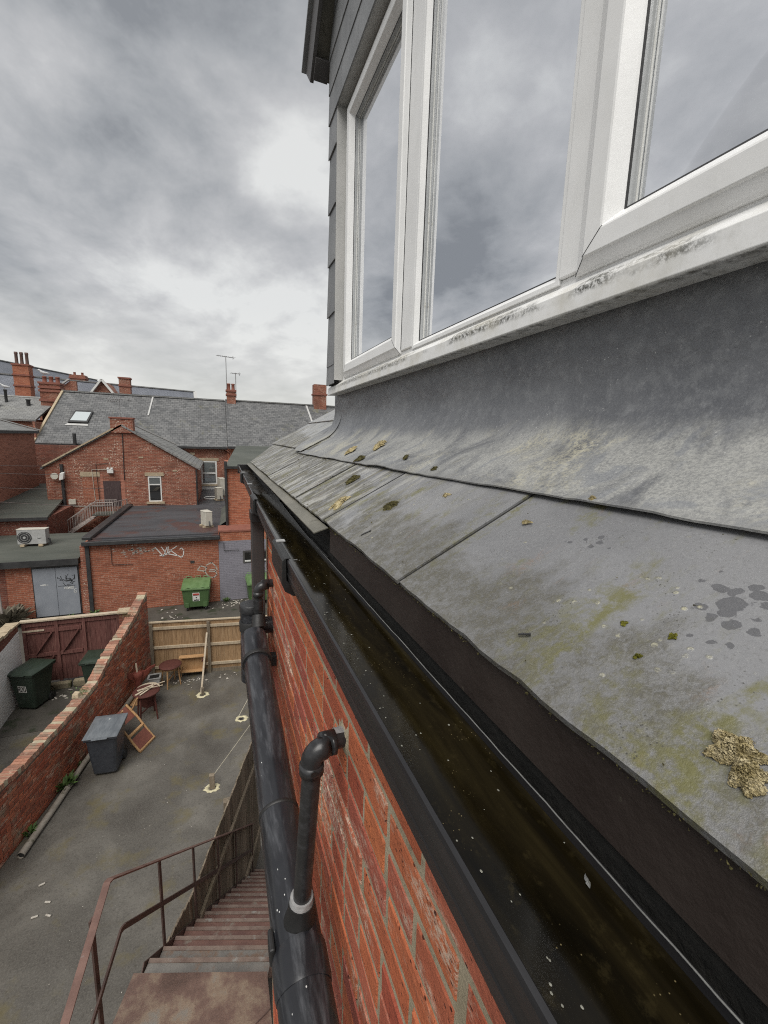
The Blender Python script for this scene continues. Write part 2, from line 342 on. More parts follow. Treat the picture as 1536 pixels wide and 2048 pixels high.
# --- gutter / pipe plastics
def plastic(name, c1, c2, rough, specks=0., scuff=0., coord='P'):
    k = NT(name); p = k.pos() if coord == 'P' else k.obj()
    col = k.mix(k.step(k.noise(k.map(p, (1, .4, 1)), 9, 5, .6), .3, .7), c1, c2)
    if scuff:
        s_ = k.noise(k.map(p, (1.6, .18, 1.6)), 26, 6, .65); col = k.mix(k.math('MULTIPLY', k.step(s_, .45, .8), scuff), col, (.24, .25, .27))
    if specks:
        v = k.voro(k.map(p, (1, .7, 1)), 62); m = k.math('MULTIPLY', k.math('SUBTRACT', 1.0, k.step(v, .07, .12)), k.step(k.noise(p, 7, 3, .5), .57, .62))
        col = k.mix(k.math('MULTIPLY', m, specks), col, (.62, .62, .60))
    r = k.math('MULTIPLY_ADD', k.noise(p, 18, 5, .6), .22, rough - .11)
    return k.done(col, r, k.bump(k.noise(p, 50, 4, .6), .05, .004), spec=.5)
M['gutter'] = plastic('black_gutter_plastic', (.011, .0108, .012), (.019, .018, .019), .34, .0, .05)
M['gutter_in'] = gm('gutter_silt', (.006, .005, .003), (.018, .012, .006), 10, .5, .5, 60)
M['soil'] = plastic('black_soil_pipe', (.012, .0125, .015), (.024, .025, .029), .27, .95, .30)
M['waste'] = plastic('grey_waste_pipe', (.012, .012, .0125), (.022, .022, .023), .33, .35, .12)
M['cement'] = gm('white_solvent_cement', (.22, .22, .22), (.36, .36, .355), 30, .6, .3, 80)
M['downpipe'] = gm('brown_downpipe', (.050, .046, .045), (.062, .057, .056), 4, .40, .04, 30)
M['fascia'] = gm('dark_brown_fascia', (.022, .015, .0125), (.034, .025, .021), 7, .55, .2, 70, spot=((.075, .07, .05), 45, .66, .74))
M['tray'] = gm('grey_eaves_tray', (.10, .095, .075), (.17, .16, .13), 8, .5, .2, 50, spot=((.05, .045, .03), 16, .55, .7), stretch=(1, .4, 1))
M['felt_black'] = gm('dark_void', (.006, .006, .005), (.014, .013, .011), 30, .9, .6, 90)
def water_mat():
    k = NT('gutter_water'); p = k.pos()
    q = k.map(p, (2.2, .35, 1))
    a = k.noise(q, 16, 6, .6, .4)
    col = k.ramp(a, [(.30, (.003, .0024, .0013)), (.48, (.0075, .0056, .0024)), (.64, (.0145, .011, .0045)), (.80, (.024, .019, .008))])
    b = k.noise(k.map(p, (1, .7, 1)), 70, 5, .7); col = k.mix(k.math('MULTIPLY', k.step(b, .55, .72), .28), col, (.040, .031, .013))
    sp = k.voro(p, 210); sm = k.math('MULTIPLY', k.math('SUBTRACT', 1.0, k.step(sp, .06, .16)), k.step(k.noise(p, 22, 3, .5), .54, .62))
    col = k.mix(k.math('MULTIPLY', sm, .8), col, (.20, .16, .08))
    return k.done(col, .10, k.bump(k.noise(p, 18, 3, .5), .05, .004), spec=.22)
M['water'] = water_mat()
M['froth'] = gm('pale_froth', (.14, .135, .11), (.30, .30, .26), 60, .35, .2, 120)
M['glint_leaf'] = gm('pale_rim_glint_and_leaf', (.12, .12, .115), (.20, .20, .19), 40, .25, .2, 90)  # pale grey for the painted rim glint and the leaf shreds
def moss_mat(name, stops):
    k = NT(name); p = k.pos(); a = k.noise(p, 110, 5, .7)
    return k.done(k.ramp(a, stops), .95, k.bump(k.noise(p, 260, 4, .7), .9, .006), spec=.1)
M['moss'] = moss_mat('dry_moss', [(.3, (.16, .125, .055)), (.44, (.36, .295, .15)), (.60, (.56, .48, .30))])
M['moss_dark'] = moss_mat('dark_moss', [(.3, (.03, .028, .015)), (.5, (.09, .08, .035)), (.7, (.20, .18, .08))])
M['moss_green'] = moss_mat('green_moss', [(.3, (.06, .06, .01)), (.5, (.16, .155, .025)), (.7, (.30, .29, .06))])
M['twig'] = gm('black_twig', (.015, .015, .015), (.04, .04, .04), 50, .5, .5, 90)
# --- yard
def tarmac():
    k = NT('wet_yard_tarmac'); p = k.pos()
    a = k.noise(p, .9, 7, .6, .3); col = k.ramp(a, [(.32, (.050, .044, .037)), (.5, (.084, .077, .066)), (.66, (.135, .125, .108))])
    g = k.noise(p, 45, 6, .8); col = k.mix(k.math('MULTIPLY', k.step(g, .42, .68), .55), col, (.16, .148, .126)); g2 = k.noise(p, 24, 6, .8); col = k.mix(k.math('MULTIPLY', k.step(g2, .50, .66), .55), col, (.035, .031, .025))
    m = k.noise(p, 1.6, 6, .65); col = k.mix(k.math('MULTIPLY', k.step(m, .52, .70), .65), col, (.115, .095, .040))
    v = k.voro(p, 16); vd = k.math('MULTIPLY', k.math('SUBTRACT', 1.0, k.step(v, .05, .10)), k.step(k.noise(p, 1.8, 4, .6), .52, .62))
    col = k.mix(vd, col, (.30, .29, .25))
    r = k.ramp(k.noise(p, 1.3, 5, .6), [(.35, (.30,) * 3), (.65, (.72,) * 3)])
    return k.done(col, k.sep(r)[0], k.bump(g, .4, .012), spec=.45)
M['tarmac'] = tarmac()
M['alley'] = gm('alley_asphalt', (.045, .04, .033), (.075, .068, .056), 1.2, .7, .4, 30, spot=((.025, .03, .015), 1.8, .52, .66))
M['earth'] = gm('distant_ground', (.05, .05, .045), (.07, .068, .06), .05, .9, .1, 5)
def rust(name, scale=5, wet=.5):
    k = NT(name); p = k.pos()
    a = k.noise(p, scale, 6, .65); col = k.ramp(a, [(.3, (.075, .046, .036)), (.46, (.125, .078, .062)), (.55, (.20, .15, .108)), (.64, (.17, .165, .148))])
    g = k.noise(p, 90, 5, .7); col = k.mix(k.math('MULTIPLY', k.step(g, .45, .75), .5), col, (.20, .125, .09))
    # chequer plate lozenges
    wv = k.n('ShaderNodeTexChecker'); k.set(wv.inputs['Vector'], k.map(p, (1, 1, 1), (0, 0, 0), (0, 0, R(64)))); wv.inputs['Scale'].default_value = 26
    h = k.math('ADD', k.math('MULTIPLY', wv.outputs[1], .35), g)
    return k.done(col, k.math('MULTIPLY_ADD', a, .4, wet - .2), k.bump(h, .45, .008), spec=.4)
M['rust'] = rust('rusty_chequer_plate', 3.2)
M['rust_red'] = gm('red_rusted_tread', (.105, .052, .042), (.165, .088, .068), 4, .55, .35, 70, spot=((.19, .16, .13), 6, .56, .70))
M['tread_grey'] = gm('grey_worn_tread', (.13, .125, .115), (.20, .19, .172), 5, .5, .35, 70, spot=((.17, .11, .075), 4, .52, .66))
M['nosing'] = gm('worn_step_edge', (.12, .080, .064), (.19, .145, .118), 7, .6, .25, 60, spot=((.22, .21, .19), 9, .56, .68))
M['rust_bar'] = gm('rusty_red_rail', (.125, .070, .056), (.19, .112, .09), 7, .6, .25, 60, spot=((.30, .29, .28), 9, .62, .74))
M['steel_dark'] = gm('dark_rusted_steel', (.05, .03, .025), (.085, .05, .04), 9, .6, .25, 60)
def wood(name, c1, c2, c3, vary=.15, green=0.):
    k = NT(name); p = k.pos(); r = k.rnd()
    x = k.n('ShaderNodeVectorMath', operation='ADD'); k.set(x.inputs[0], p)
    y = k.n('ShaderNodeCombineXYZ'); k.set(y.inputs[2], k.math('MULTIPLY', r, 13.0)); k.set(x.inputs[1], y.outputs[0])
    g = k.noise(k.map(x.outputs[0], (9, 9, .8)), 5, 6, .62, .6)
    col = k.ramp(g, [(.28, c1), (.5, c2), (.74, c3)])
    h = k.n('ShaderNodeHueSaturation'); k.set(h.inputs['Color'], col); k.set(h.inputs['Value'], k.math('MULTIPLY_ADD', r, vary * 2, 1 - vary)); col = h.outputs[0]
    st = k.noise(k.map(p, (1, 1, .3)), 2.6, 5, .6); col = k.mix(k.math('MULTIPLY', k.step(st, .52, .72), .5), col, tuple(c * .5 for c in c1))
    if green: col = k.mix(k.math('MULTIPLY', k.step(k.noise(p, 3, 5, .6), .5, .7), green), col, (.07, .075, .03))
    return k.done(col, .75, k.bump(g, .35, .008), spec=.25)
M['fence'] = wood('fence_boards', (.16, .095, .048), (.26, .165, .088), (.35, .24, .14), .14)
M['fence_rail'] = wood('fence_rails', (.27, .21, .14), (.38, .31, .22), (.46, .39, .29), .08)
M['palisade'] = wood('weathered_palisade', (.10, .080, .056), (.175, .142, .104), (.25, .21, .16), .25, .30)
M['gate'] = wood('maroon_gate_boards', (.075, .030, .026), (.125, .052, .044), (.20, .105, .085), .15)
M['furn'] = wood('dark_varnished_wood', (.045, .016, .013), (.078, .026, .020), (.12, .045, .034), .1)
M['furn_red'] = wood('red_brown_varnished_wood', (.085, .024, .018), (.14, .036, .025), (.20, .07, .05), .1)
M['furn_pale'] = wood('pale_varnished_wood', (.24, .13, .055), (.36, .21, .10), (.46, .30, .16), .1)
M['furn_grey'] = wood('weathered_board', (.30, .24, .17), (.42, .35, .26), (.52, .45, .36), .1)
M['cushion'] = gm('rust_brown_seat_cloth', (.13, .042, .028), (.18, .06, .04), 20, .85, .3, 150)
M['bin_grey'] = plastic('slate_grey_bin', (.024, .027, .034), (.036, .040, .048), .40, .0, .10, 'O')
M['bin_lid'] = plastic('grey_bin_lid', (.085, .095, .105), (.14, .152, .162), .36, .0, .3, 'O')
M['bin_green'] = plastic('dark_green_bin', (.018, .030, .020), (.028, .042, .029), .42, .0, .06, 'O')
M['dump'] = gm('green_dumpster_plastic', (.052, .098, .034), (.068, .122, .045), 5, .5, .08, 40, spot=((.05, .09, .035), 7, .56, .7))
M['dump_lid'] = gm('green_dumpster_lid', (.085, .15, .055), (.115, .19, .08), 5, .45, .08, 40)
M['black'] = gm('black_plastic', (.012, .012, .012), (.02, .02, .02), rough=.5)
M['white'] = gm('white_paint', (.60, .60, .57), (.70, .70, .67), 10, .5, .05, 40, spot=((.45, .43, .36), 30, .6, .7))
M['paper'] = gm('white_paper', (.55, .54, .50), (.68, .67, .63), 20, .8, .2, 40)
M['redprint'] = gm('red_print', (.42, .05, .04), (.5, .08, .06), rough=.6)
M['cream'] = gm('cream_casing', (.46, .44, .37), (.54, .52, .45), 6, .5, .05, 40)
M['acgrey'] = gm('grey_casing', (.30, .30, .29), (.38, .38, .37), 6, .5, .05, 40)
M['foam'] = gm('yellow_expanding_foam', (.42, .38, .24), (.58, .53, .36), 30, .9, .7, 60)
M['string'] = gm('pale_string', (.42, .38, .28), (.5, .46, .36), rough=.8)
M['leaf'] = gm('weed_leaf', (.045, .085, .018), (.075, .13, .03), 18, .6, .2, 40, vary=.3)
M['twiggy'] = gm('grey_brown_shrub', (.10, .085, .06), (.17, .15, .11), 10, .8, .2, 40, vary=.3)
M['concrete_pipe'] = gm('dirty_grey_pipe', (.19, .165, .135), (.27, .24, .20), 7, .7, .25, 40, spot=((.10, .09, .06), 9, .55, .7))
M['litter'] = gm('pale_litter', (.28, .25, .21), (.46, .43, .38), 30, .8, .4, 60)
M['stone'] = gm('sandstone', (.34, .27, .18), (.44, .36, .25), 8, .85, .4, 40, spot=((.2, .16, .11), 12, .55, .7))
M['stone_mossy'] = gm('mossy_stone', (.17, .14, .09), (.27, .23, .15), 6, .9, .5, 40, spot=((.06, .065, .025), 5, .48, .64))
def felt(name, c1, c2, pud, rustp=.0):
    k = NT(name); p = k.pos()
    a = k.noise(k.map(p, (.4, 1, 1)), 1.2, 6, .6); col = k.mix(k.step(a, .3, .7), c1, c2)
    if rustp:
        m = k.noise(k.map(p, (1, .8, 1), (2.2, .4, 0)), .55, 6, .6, .4); col = k.mix(k.math('MULTIPLY', k.step(m, .55, .66), rustp), col, (.075, .03, .022))
    w = k.noise(k.map(p, (.35, 1, 1)), .9, 5, .55)
    r = k.ramp(w, [(.4, (.75,) * 3), (.6, (pud,) * 3)])
    return k.done(col, k.sep(r)[0], k.bump(k.noise(p, 60, 4, .6), .25, .01), spec=.45)
M['felt'] = felt('flat_roof_felt', (.042, .042, .046), (.065, .065, .070), .32, .75)
M['felt_green'] = felt('mossy_roof_felt', (.060, .066, .055), (.095, .10, .085), .6)
M['edge'] = gm('black_roof_trim', (.022, .022, .023), (.04, .04, .04), 4, .45, .1, 30)
def roof_slates(name, c1, c2, c3, moss):
    k = NT(name); uv = k.uv()
    bt = k.n('ShaderNodeTexBrick', offset=.5); k.set(bt.inputs['Vector'], uv); bt.inputs['Scale'].default_value = 1
    bt.inputs['Brick Width'].default_value = .30; bt.inputs['Row Height'].default_value = .22; bt.inputs['Mortar Size'].default_value = .012; bt.inputs['Mortar Smooth'].default_value = .2
    k.set(bt.inputs['Color1'], c1); k.set(bt.inputs['Color2'], c2); k.set(bt.inputs['Mortar'], tuple(c * .45 for c in c1))
    t = k.sep(k.voro(k.map(uv, (1 / .3, 1 / .22, 1)), 1.0, out=1))[0]
    col = k.mix(k.math('MULTIPLY', k.step(t, .6, .95), .7), bt.outputs[0], c3)
    big = k.noise(uv, .5, 6, .6); col = k.mix(k.math('MULTIPLY', k.step(big, .45, .7), .4), col, tuple(c * .6 for c in c1))
    if moss: col = k.mix(k.math('MULTIPLY', k.math('MULTIPLY', k.step(k.noise(uv, .32, 6, .65), .55, .68), k.step(k.noise(uv, 6, 4, .6), .4, .6)), moss), col, (.17, .16, .07))
    return k.done(col, .6, k.bump(k.math('SUBTRACT', k.noise(uv, 20, 4, .6), bt.outputs['Fac']), .5, .02), spec=.4)
M['roof'] = roof_slates('terrace_slates', (.115, .116, .117), (.165, .165, .163), (.06, .062, .064), .8)
M['roof_far'] = roof_slates('far_slates', (.15, .16, .185), (.175, .185, .21), (.12, .13, .15), 0)
M['roof_pale'] = roof_slates('pale_slates', (.20, .20, .195), (.245, .245, .235), (.15, .15, .145), .3)
M['terracotta'] = gm('terracotta', (.19, .07, .048), (.25, .095, .065), 6, .8, .2, 30)
M['pot_dark'] = gm('sooty_pot', (.09, .055, .045), (.13, .08, .065), 8, .8, .2, 30)
M['rail_grey'] = gm('galvanised_rail', (.30, .26, .24), (.38, .34, .31), 8, .5, .1, 30)
M['door_grey'] = gm('blue_grey_door_paint', (.20, .215, .24), (.235, .25, .275), 3, .55, .06, 30)
M['door_dark'] = wood('dark_old_door', (.035, .022, .022), (.065, .045, .045), (.10, .075, .072), .1)
M['aerial'] = gm('aerial_metal', (.22, .22, .22), (.32, .32, .32), 9, .5, .05, 30)
M['cable'] = gm('grey_cable', (.12, .10, .095), (.17, .14, .13), 9, .7, .05, 30)
M['gull'] = gm('gull_plumage', (.45, .45, .45), (.68, .68, .68), 12, .8, .1, 60)

# ================================================================== mesh helpers
MW = {}                                             # world matrices of roots
def mw(o): return MW.get(o, Matrix.Identity(4))
class MB:
    def __init__(s): s.v = []; s.f = []; s.sm = []
    def add(s, vs, fs, smooth=False):
        b = len(s.v); s.v += [Vector(p) for p in vs]; s.f += [tuple(i + b for i in f) for f in fs]; s.sm += [smooth] * len(fs); return s
    def box(s, x0, x1, y0, y1, z0, z1):
        return s.add([(x0, y0, z0), (x1, y0, z0), (x1, y1, z0), (x0, y1, z0), (x0, y0, z1), (x1, y0, z1), (x1, y1, z1), (x0, y1, z1)],
                     [(0, 3, 2, 1), (4, 5, 6, 7), (0, 1, 5, 4), (1, 2, 6, 5), (2, 3, 7, 6), (3, 0, 4, 7)])
    def hexa(s, p):                                  # 8 points, bottom 4 then top 4
        return s.add(p, [(0, 3, 2, 1), (4, 5, 6, 7), (0, 1, 5, 4), (1, 2, 6, 5), (2, 3, 7, 6), (3, 0, 4, 7)])
    def bar(s, a, b, w, h, up=(0, 0, 1)):            # rectangular bar from a to b, w across, h along 'up'
        a, b = Vector(a), Vector(b); d = (b - a).normalized(); u = Vector(up)
        r = d.cross(u)
        if r.length < 1e-4: r = d.cross(Vector((0, 1, 0)))
        r.normalize(); u = r.cross(d).normalized(); r *= w / 2; u *= h / 2
        return s.hexa([a - r - u, a + r - u, b + r - u, b - r - u, a - r + u, a + r + u, b + r + u, b - r + u])
    def prism(s, poly, a, b):                        # extrude a list of 3-D points by vector b-a
        d = Vector(b) - Vector(a); n = len(poly); p = [Vector(q) for q in poly]
        return s.add(p + [q + d for q in p], [tuple(range(n - 1, -1, -1)), tuple(range(n, 2 * n))] + [(i, (i + 1) % n, n + (i + 1) % n, n + i) for i in range(n)])
    def tube(s, path, r, seg=10, caps=True, radii=None):
        P = [Vector(p) for p in path]; rings = []; ref = None
        for i, p in enumerate(P):
            d = (P[min(i + 1, len(P) - 1)] - P[max(i - 1, 0)]).normalized()
            if ref is None:
                ref = d.orthogonal().normalized()
            ref = (ref - d * ref.dot(d)).normalized(); q = d.cross(ref); rr = radii[i] if radii else r
            rings.append([p + (ref * math.cos(t) + q * math.sin(t)) * rr for t in [2 * math.pi * k / seg for k in range(seg)]])
        vs = [v for g in rings for v in g]; fs = []
        for i in range(len(P) - 1):
            for k in range(seg):
                a, b2 = i * seg + k, i * seg + (k + 1) % seg; fs.append((a, b2, b2 + seg, a + seg))
        s.add(vs, fs, True)
        if caps:
            s.add(rings[0], [tuple(range(seg - 1, -1, -1))]); s.add(rings[-1], [tuple(range(seg))])
        return s
    def lathe(s, prof, c=(0, 0, 0), seg=16, sx=1, sy=1):   # prof: list of (r, z)
        c = Vector(c); vs = []; fs = []
        for r, z in prof:
            for k in range(seg):
                t = 2 * math.pi * k / seg; vs.append(c + Vector((math.cos(t) * r * sx, math.sin(t) * r * sy, z)))
        for i in range(len(prof) - 1):
            for k in range(seg):
                a, b = i * seg + k, i * seg + (k + 1) % seg; fs.append((a, b, b + seg, a + seg))
        s.add(vs, fs, True)
        s.add(vs[:seg], [tuple(range(seg - 1, -1, -1))]); s.add(vs[-seg:], [tuple(range(seg))])
        return s
    def grid(s, fn, nu, nv, smooth=True):
        vs = [fn(i / nu, j / nv) for i in range(nu + 1) for j in range(nv + 1)]
        return s.add(vs, [(i * (nv + 1) + j, (i + 1) * (nv + 1) + j, (i + 1) * (nv + 1) + j + 1, i * (nv + 1) + j + 1) for i in range(nu) for j in range(nv)], smooth)
    def shift(s, d):
        d = Vector(d); s.v = [p + d for p in s.v]; return s
    def mesh(s, name, uvrot=None):
        me = bpy.data.meshes.new(name); me.from_pydata([tuple(p) for p in s.v], [], s.f)
        me.polygons.foreach_set('use_smooth', s.sm); me.update()
        return me
    def build(s, name, mat, parent=None, local=False, bevel=0, uv='box', fixn=True):
        me = s.mesh(name)
        uvl = me.uv_layers.new(name='UVMap')
        for pl in me.polygons:                        # metre-scaled box mapping, slopes measured along the slope
            n = pl.normal
            for li in pl.loop_indices:
                p = me.vertices[me.loops[li].vertex_index].co
                if abs(n.z) > .95: q = (p.x, p.y)
                elif abs(n.y) >= abs(n.x): q = (p.x, p.z / max(math.sqrt(max(1 - n.z * n.z, .01)), .1))
                else: q = (p.y + .1, p.z / max(math.sqrt(max(1 - n.z * n.z, .01)), .1))
                uvl.data[li].uv = q
        if parent is not None:
            if not local: me.transform(mw(parent).inverted())
            loc = None
        else:
            c = [v.co for v in me.vertices]; zs = min(p.z for p in c)
            loc = Vector(((min(p.x for p in c) + max(p.x for p in c)) / 2, (min(p.y for p in c) + max(p.y for p in c)) / 2, zs))
            me.transform(Matrix.Translation(-loc))
        if fixn:
            bm = bmesh.new(); bm.from_mesh(me); bmesh.ops.recalc_face_normals(bm, faces=bm.faces[:]); bm.to_mesh(me); bm.free()
        me.materials.append(M[mat] if isinstance(mat, str) else mat)
        o = bpy.data.objects.new(name, me); C.objects.link(o)
        if parent is not None:
            o.parent = parent; MW[o] = mw(parent)
        else:
            o.location = loc; MW[o] = Matrix.Translation(loc)
        if bevel:
            b = o.modifiers.new('bevel', 'BEVEL'); b.width = bevel; b.segments = 2; b.limit_method = 'ANGLE'; b.angle_limit = R(35)
        return o
def tag(o, label, cat, group=None, kind=None):
    if label: o['label'] = label
    if cat: o['category'] = cat
    if group: o['group'] = group
    if kind: o['kind'] = kind
    return o
def thing(name, label, cat, loc=(0, 0, 0), rz=0, group=None):
    o = bpy.data.objects.new(name, None); C.objects.link(o); o.location = loc; o.rotation_euler = (0, 0, rz); o.empty_display_size = .1
    MW[o] = Matrix.Translation(Vector(loc)) @ Matrix.Rotation(rz, 4, 'Z'); return tag(o, label, cat, group)
def struct(o):
    o['kind'] = 'structure'; return o
def copy_tree(o, parent=None):
    c = o.copy(); C.objects.link(c); c.parent = parent
    for ch in list(o.children): copy_tree(ch, c)
    return c
def part_copy(src, parent, loc, name=None, rz=0):
    c = src.copy(); C.objects.link(c); c.parent = parent; c.location = loc
    if rz: c.rotation_euler = (0, 0, rz)
    return c
def N(x, y, z=0, f=1.0): return mnoise.noise(Vector((x * f, y * f, z * f)))
H = CAM_Z

# ================================================================== GROUND
struct(MB().add([(-900, -900, -.02), (900, -900, -.02), (900, 900, -.02), (-900, 900, -.02)], [(0, 1, 2, 3)]).build('ground', 'earth', fixn=False))
struct(MB().add([(-9, -6, 0), (3.2, -6, 0), (3.2, 13.4, 0), (-9, 13.4, 0)], [(0, 1, 2, 3)]).build('yard_paving', 'tarmac', fixn=False))
struct(MB().add([(-14, 13.4, -.004), (9, 13.4, -.004), (9, 18.6, -.004), (-14, 18.6, -.004)], [(0, 1, 2, 3)]).build('alley_road', 'alley', fixn=False))

# ================================================================== OWN HOUSE (the eaves in the foreground)
WX = .24                                             # face of the brick wall
house = thing('terrace_house', 'red brick house with slate eaves, lead apron and white dormer window filling the right side', 'house', (1.5, 1.0, 0))
wall = MB().box(WX + .0010, 6.0, -3.0, 2.40, 0, H - .424).build('wall', 'mortar', house)
MB().box(.62, 6.0, 2.401, 4.0, 0, H - .12).build('set_back_wall', 'wall_right', house)
# bricks of the wall: a few worn shapes, shared
def brick_mesh(i, L, Hh, D=.05):
    rnd = random.Random(i); c = .004
    def j(a=.0030): return rnd.uniform(-a, a)
    y0, y1, z0, z1 = j(), L + j(), j(), Hh + j()
    f = -.0016 + j(.0008)
    o = [(D, y0, z0), (D, y1, z0), (D, y1, z1), (D, y0, z1)]
    m = [(c * .7, y0 + j(.0015), z0 + j(.0015)), (c * .7, y1 + j(.0015), z0 + j(.0015)), (c * .7, y1 + j(.0015), z1 + j(.0015)), (c * .7, y0 + j(.0015), z1 + j(.0015))]
    n = [(f, y0 + c + rnd.uniform(0, .004), z0 + c), (f, (y0 + y1) / 2, z0 + c + j(.002)), (f, y1 - c - rnd.uniform(0, .004), z0 + c), (f, y1 - c, z1 - c), (f + j(.001), (y0 + y1) / 2, z1 - c + j(.002)), (f, y0 + c, z1 - c)]
    vs = o + m + n
    fs = [(0, 1, 5, 4), (1, 2, 6, 5), (2, 3, 7, 6), (3, 0, 4, 7), (4, 5, 10, 9, 8), (5, 6, 11, 10), (6, 7, 13, 12, 11), (7, 4, 8, 13), (8, 9, 12, 13), (9, 10, 11, 12)]
    return vs, fs
def brick_data(tagname, L, Hh, mat, n=6, seed=0):
    out = []
    for i in range(n):
        b = MB().add(*brick_mesh(seed + i, L, Hh)); me = b.mesh(tagname); me.materials.append(M[mat]); out.append(me)
    return out
stret = brick_data('brick', .2135, .0640, 'brick', 7, 10); head = brick_data('brick', .1010, .0640, 'brick', 4, 40)
low = MB(); iw = mw(wall).inverted(); nb = 0
for k in range(56):
    z = H - .421 - .0755 * (k + 1)
    if z < 2.6: break
    y = -.35 + (.1125 if k % 2 else 0) + random.uniform(-.012, .012); hd = (k % 4 == 3)
    while y < 2.40:
        L = .1025 if hd else .215
        if y + L > 2.40: L = .1025
        if y + L > 2.405: break
        if z > H - 1.72:
            o = bpy.data.objects.new('brick', random.choice(head if L < .2 else stret)); C.objects.link(o); o.parent = wall
            o.location = iw @ Vector((WX + random.uniform(-.0012, .0006), y, z)); nb += 1
        else:
            vs, fs = brick_mesh(random.randint(0, 999), L, .0655)
            low.add([(a + WX - .001, b + y, c + z) for a, b, c in vs], fs)
        y += L + .0105
o = low.build('lower_bricks', 'brick', wall); o['kind'] = 'stuff'

# --- eaves plane helpers (X across, pitch 28.8 degrees)
PX0, PZ0, PS = .28, H - .24, .55
def pz(x): return PZ0 + PS * (x - PX0)
# rafters / underlay body under the slates
MB().prism([(.31, -3, pz(.31) - .012), (2.4, -3, pz(2.4) - .012), (2.4, -3, pz(2.4) - .25), (.31, -3, pz(.31) - .12)], (0, -3, 0), (0, 4.0, 0)).build('roof_deck', 'felt_black', house)
def slate(x0, x1, y0, y1, lift, seed, tilt=.004, skew=0.):
    rnd = random.Random(seed); nu, nv = 10, 16; t = .0065; top = []; bot = []
    for i in range(nu + 1):
        for jj in range(nv + 1):
            u, v = i / nu, jj / nv
            x = x0 + (x1 - x0) * u; y = y0 + (y1 - y0) * v + (skew * u if v > .99 else 0)
            if i == 0: x += rnd.uniform(-.0016, .0016) - .0018 * N(y * 9, seed, 0)
            w = .0018 * N(x * 3, y * 3, seed) + .0006 * N(x * 14, y * 14, seed)
            z = pz(x) + lift + tilt * (1 - u) + w
            top.append((x, y, z)); bot.append((x + .002, y, z - t))
    b = MB(); n = len(top); W = nv + 1
    b.add(top, [(i * W + j, (i + 1) * W + j, (i + 1) * W + j + 1, i * W + j + 1) for i in range(nu) for j in range(nv)], True)
    rim = [j for j in range(W)] + [i * W + nv for i in range(1, nu + 1)] + [nu * W + j for j in range(nv - 1, -1, -1)] + [i * W for i in range(nu - 1, 0, -1)]
    rt = [top[i] for i in rim]; rb = [bot[i] for i in rim]; m = len(rim)
    b.add(rt + rb, [(i, (i + 1) % m, m + (i + 1) % m, m + i) for i in range(m)]); b.add(bot, [(i * W + j, i * W + j + 1, (i + 1) * W + j + 1, (i + 1) * W + j) for i in range(nu) for j in range(nv)])
    return b.build('slate', 'slate', house, fixn=False)
joints = [-1.0, -.46, .075, .632, 1.185, 1.66, 2.12, 2.60, 3.06, 3.55]
for i in range(len(joints) - 1):
    g0, g1 = (.0034 if j_ < 1 else .0075 for j_ in (joints[i], joints[i + 1])); slate(.28 + random.uniform(-.002, .002), .62, joints[i] + g0, joints[i + 1] - g1, 0.0022 * (i % 2), i + 1)
slate(.28, .62, 3.552, 4.03, 0.0, 20, skew=.72)
for i, (a, b_) in enumerate(((2.72, 3.25), (3.254, 3.78), (3.784, 4.30))): slate(.545, 1.02, a, b_, .011, 30 + i)
slate(.545, 1.02, 4.304, 4.70, .011, 39, skew=.12)
for i, (a, b_) in enumerate(((2.98, 3.50), (3.504, 4.02), (4.024, 4.55))): slate(.955, 1.45, a, b_, .019, 50 + i)
slate(.955, 1.45, 4.554, 4.82, .019, 59, skew=-.12)

for y in joints[1:-1]:                               # black strips painting the shade of the open joints
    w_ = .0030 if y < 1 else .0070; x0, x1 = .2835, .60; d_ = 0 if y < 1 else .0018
    MB().hexa([(x0, y - w_, pz(x0) - .006), (x1, y - w_, pz(x1) - .006), (x1, y + w_, pz(x1) - .006), (x0, y + w_, pz(x0) - .006), (x0, y - w_, pz(x0) + .0025 + d_), (x1, y - w_, pz(x1) - .0015 + d_), (x1, y + w_, pz(x1) - .0015 + d_), (x0, y + w_, pz(x0) + .0025 + d_)]).build('joint_shade', 'felt_black', house)
# --- lead apron: lower flange on the slates, cove, upstand below the sill
def lead_edge(y): return .503 + .038 * max(0, min(1, (2.8 - y) / 2.5)) + .0022 * N(y * 5, 3.3) + .0014 * N(y * 17, 1.1)
UX = .78
def lead_pt(s, y, lift=0.0):                         # s 0..1 from the lower edge up to the sill
    xe = lead_edge(y)
    zs = H + .288
    xb = .665
    if s < .42:
        t = s / .42; x = xe + (xb - xe) * t; z = pz(x) + .0125 + .004 * N(x * 9, y * 4, 5) + lift
        z += max(0, 1 - t / .16) * (.0010 + .0022 * N(y * 6, 7.7) + .0012 * N(y * 19, 2.7))
    elif s < .78:
        t = (s - .42) / .36; a = math.atan(PS); ang = a + (math.pi / 2 - a) * t
        # circular-ish cove
        rr = .215; x = xb + rr * (math.sin(ang) - math.sin(a)); z = pz(xb) + .0125 + rr * (math.cos(a) - math.cos(ang)) + lift
        sc = (UX - xb) / (rr * (1 - math.sin(a))); x = xb + (x - xb) * sc
    else:
        t = (s - .78) / .22; a = math.atan(PS); z0 = pz(xb) + .0125 + .215 * math.cos(a) + lift; x = UX; z = z0 + (zs - z0) * t
    amp = .006 * max(0, 1 - abs(s - .5) / .5)
    return Vector((x - amp * .5 * N(y * 3.1, s * 4, 2), y, z + amp * N(y * 3.4, s * 3, 9) + .0016 * N(y * 16, s * 14, 4)))
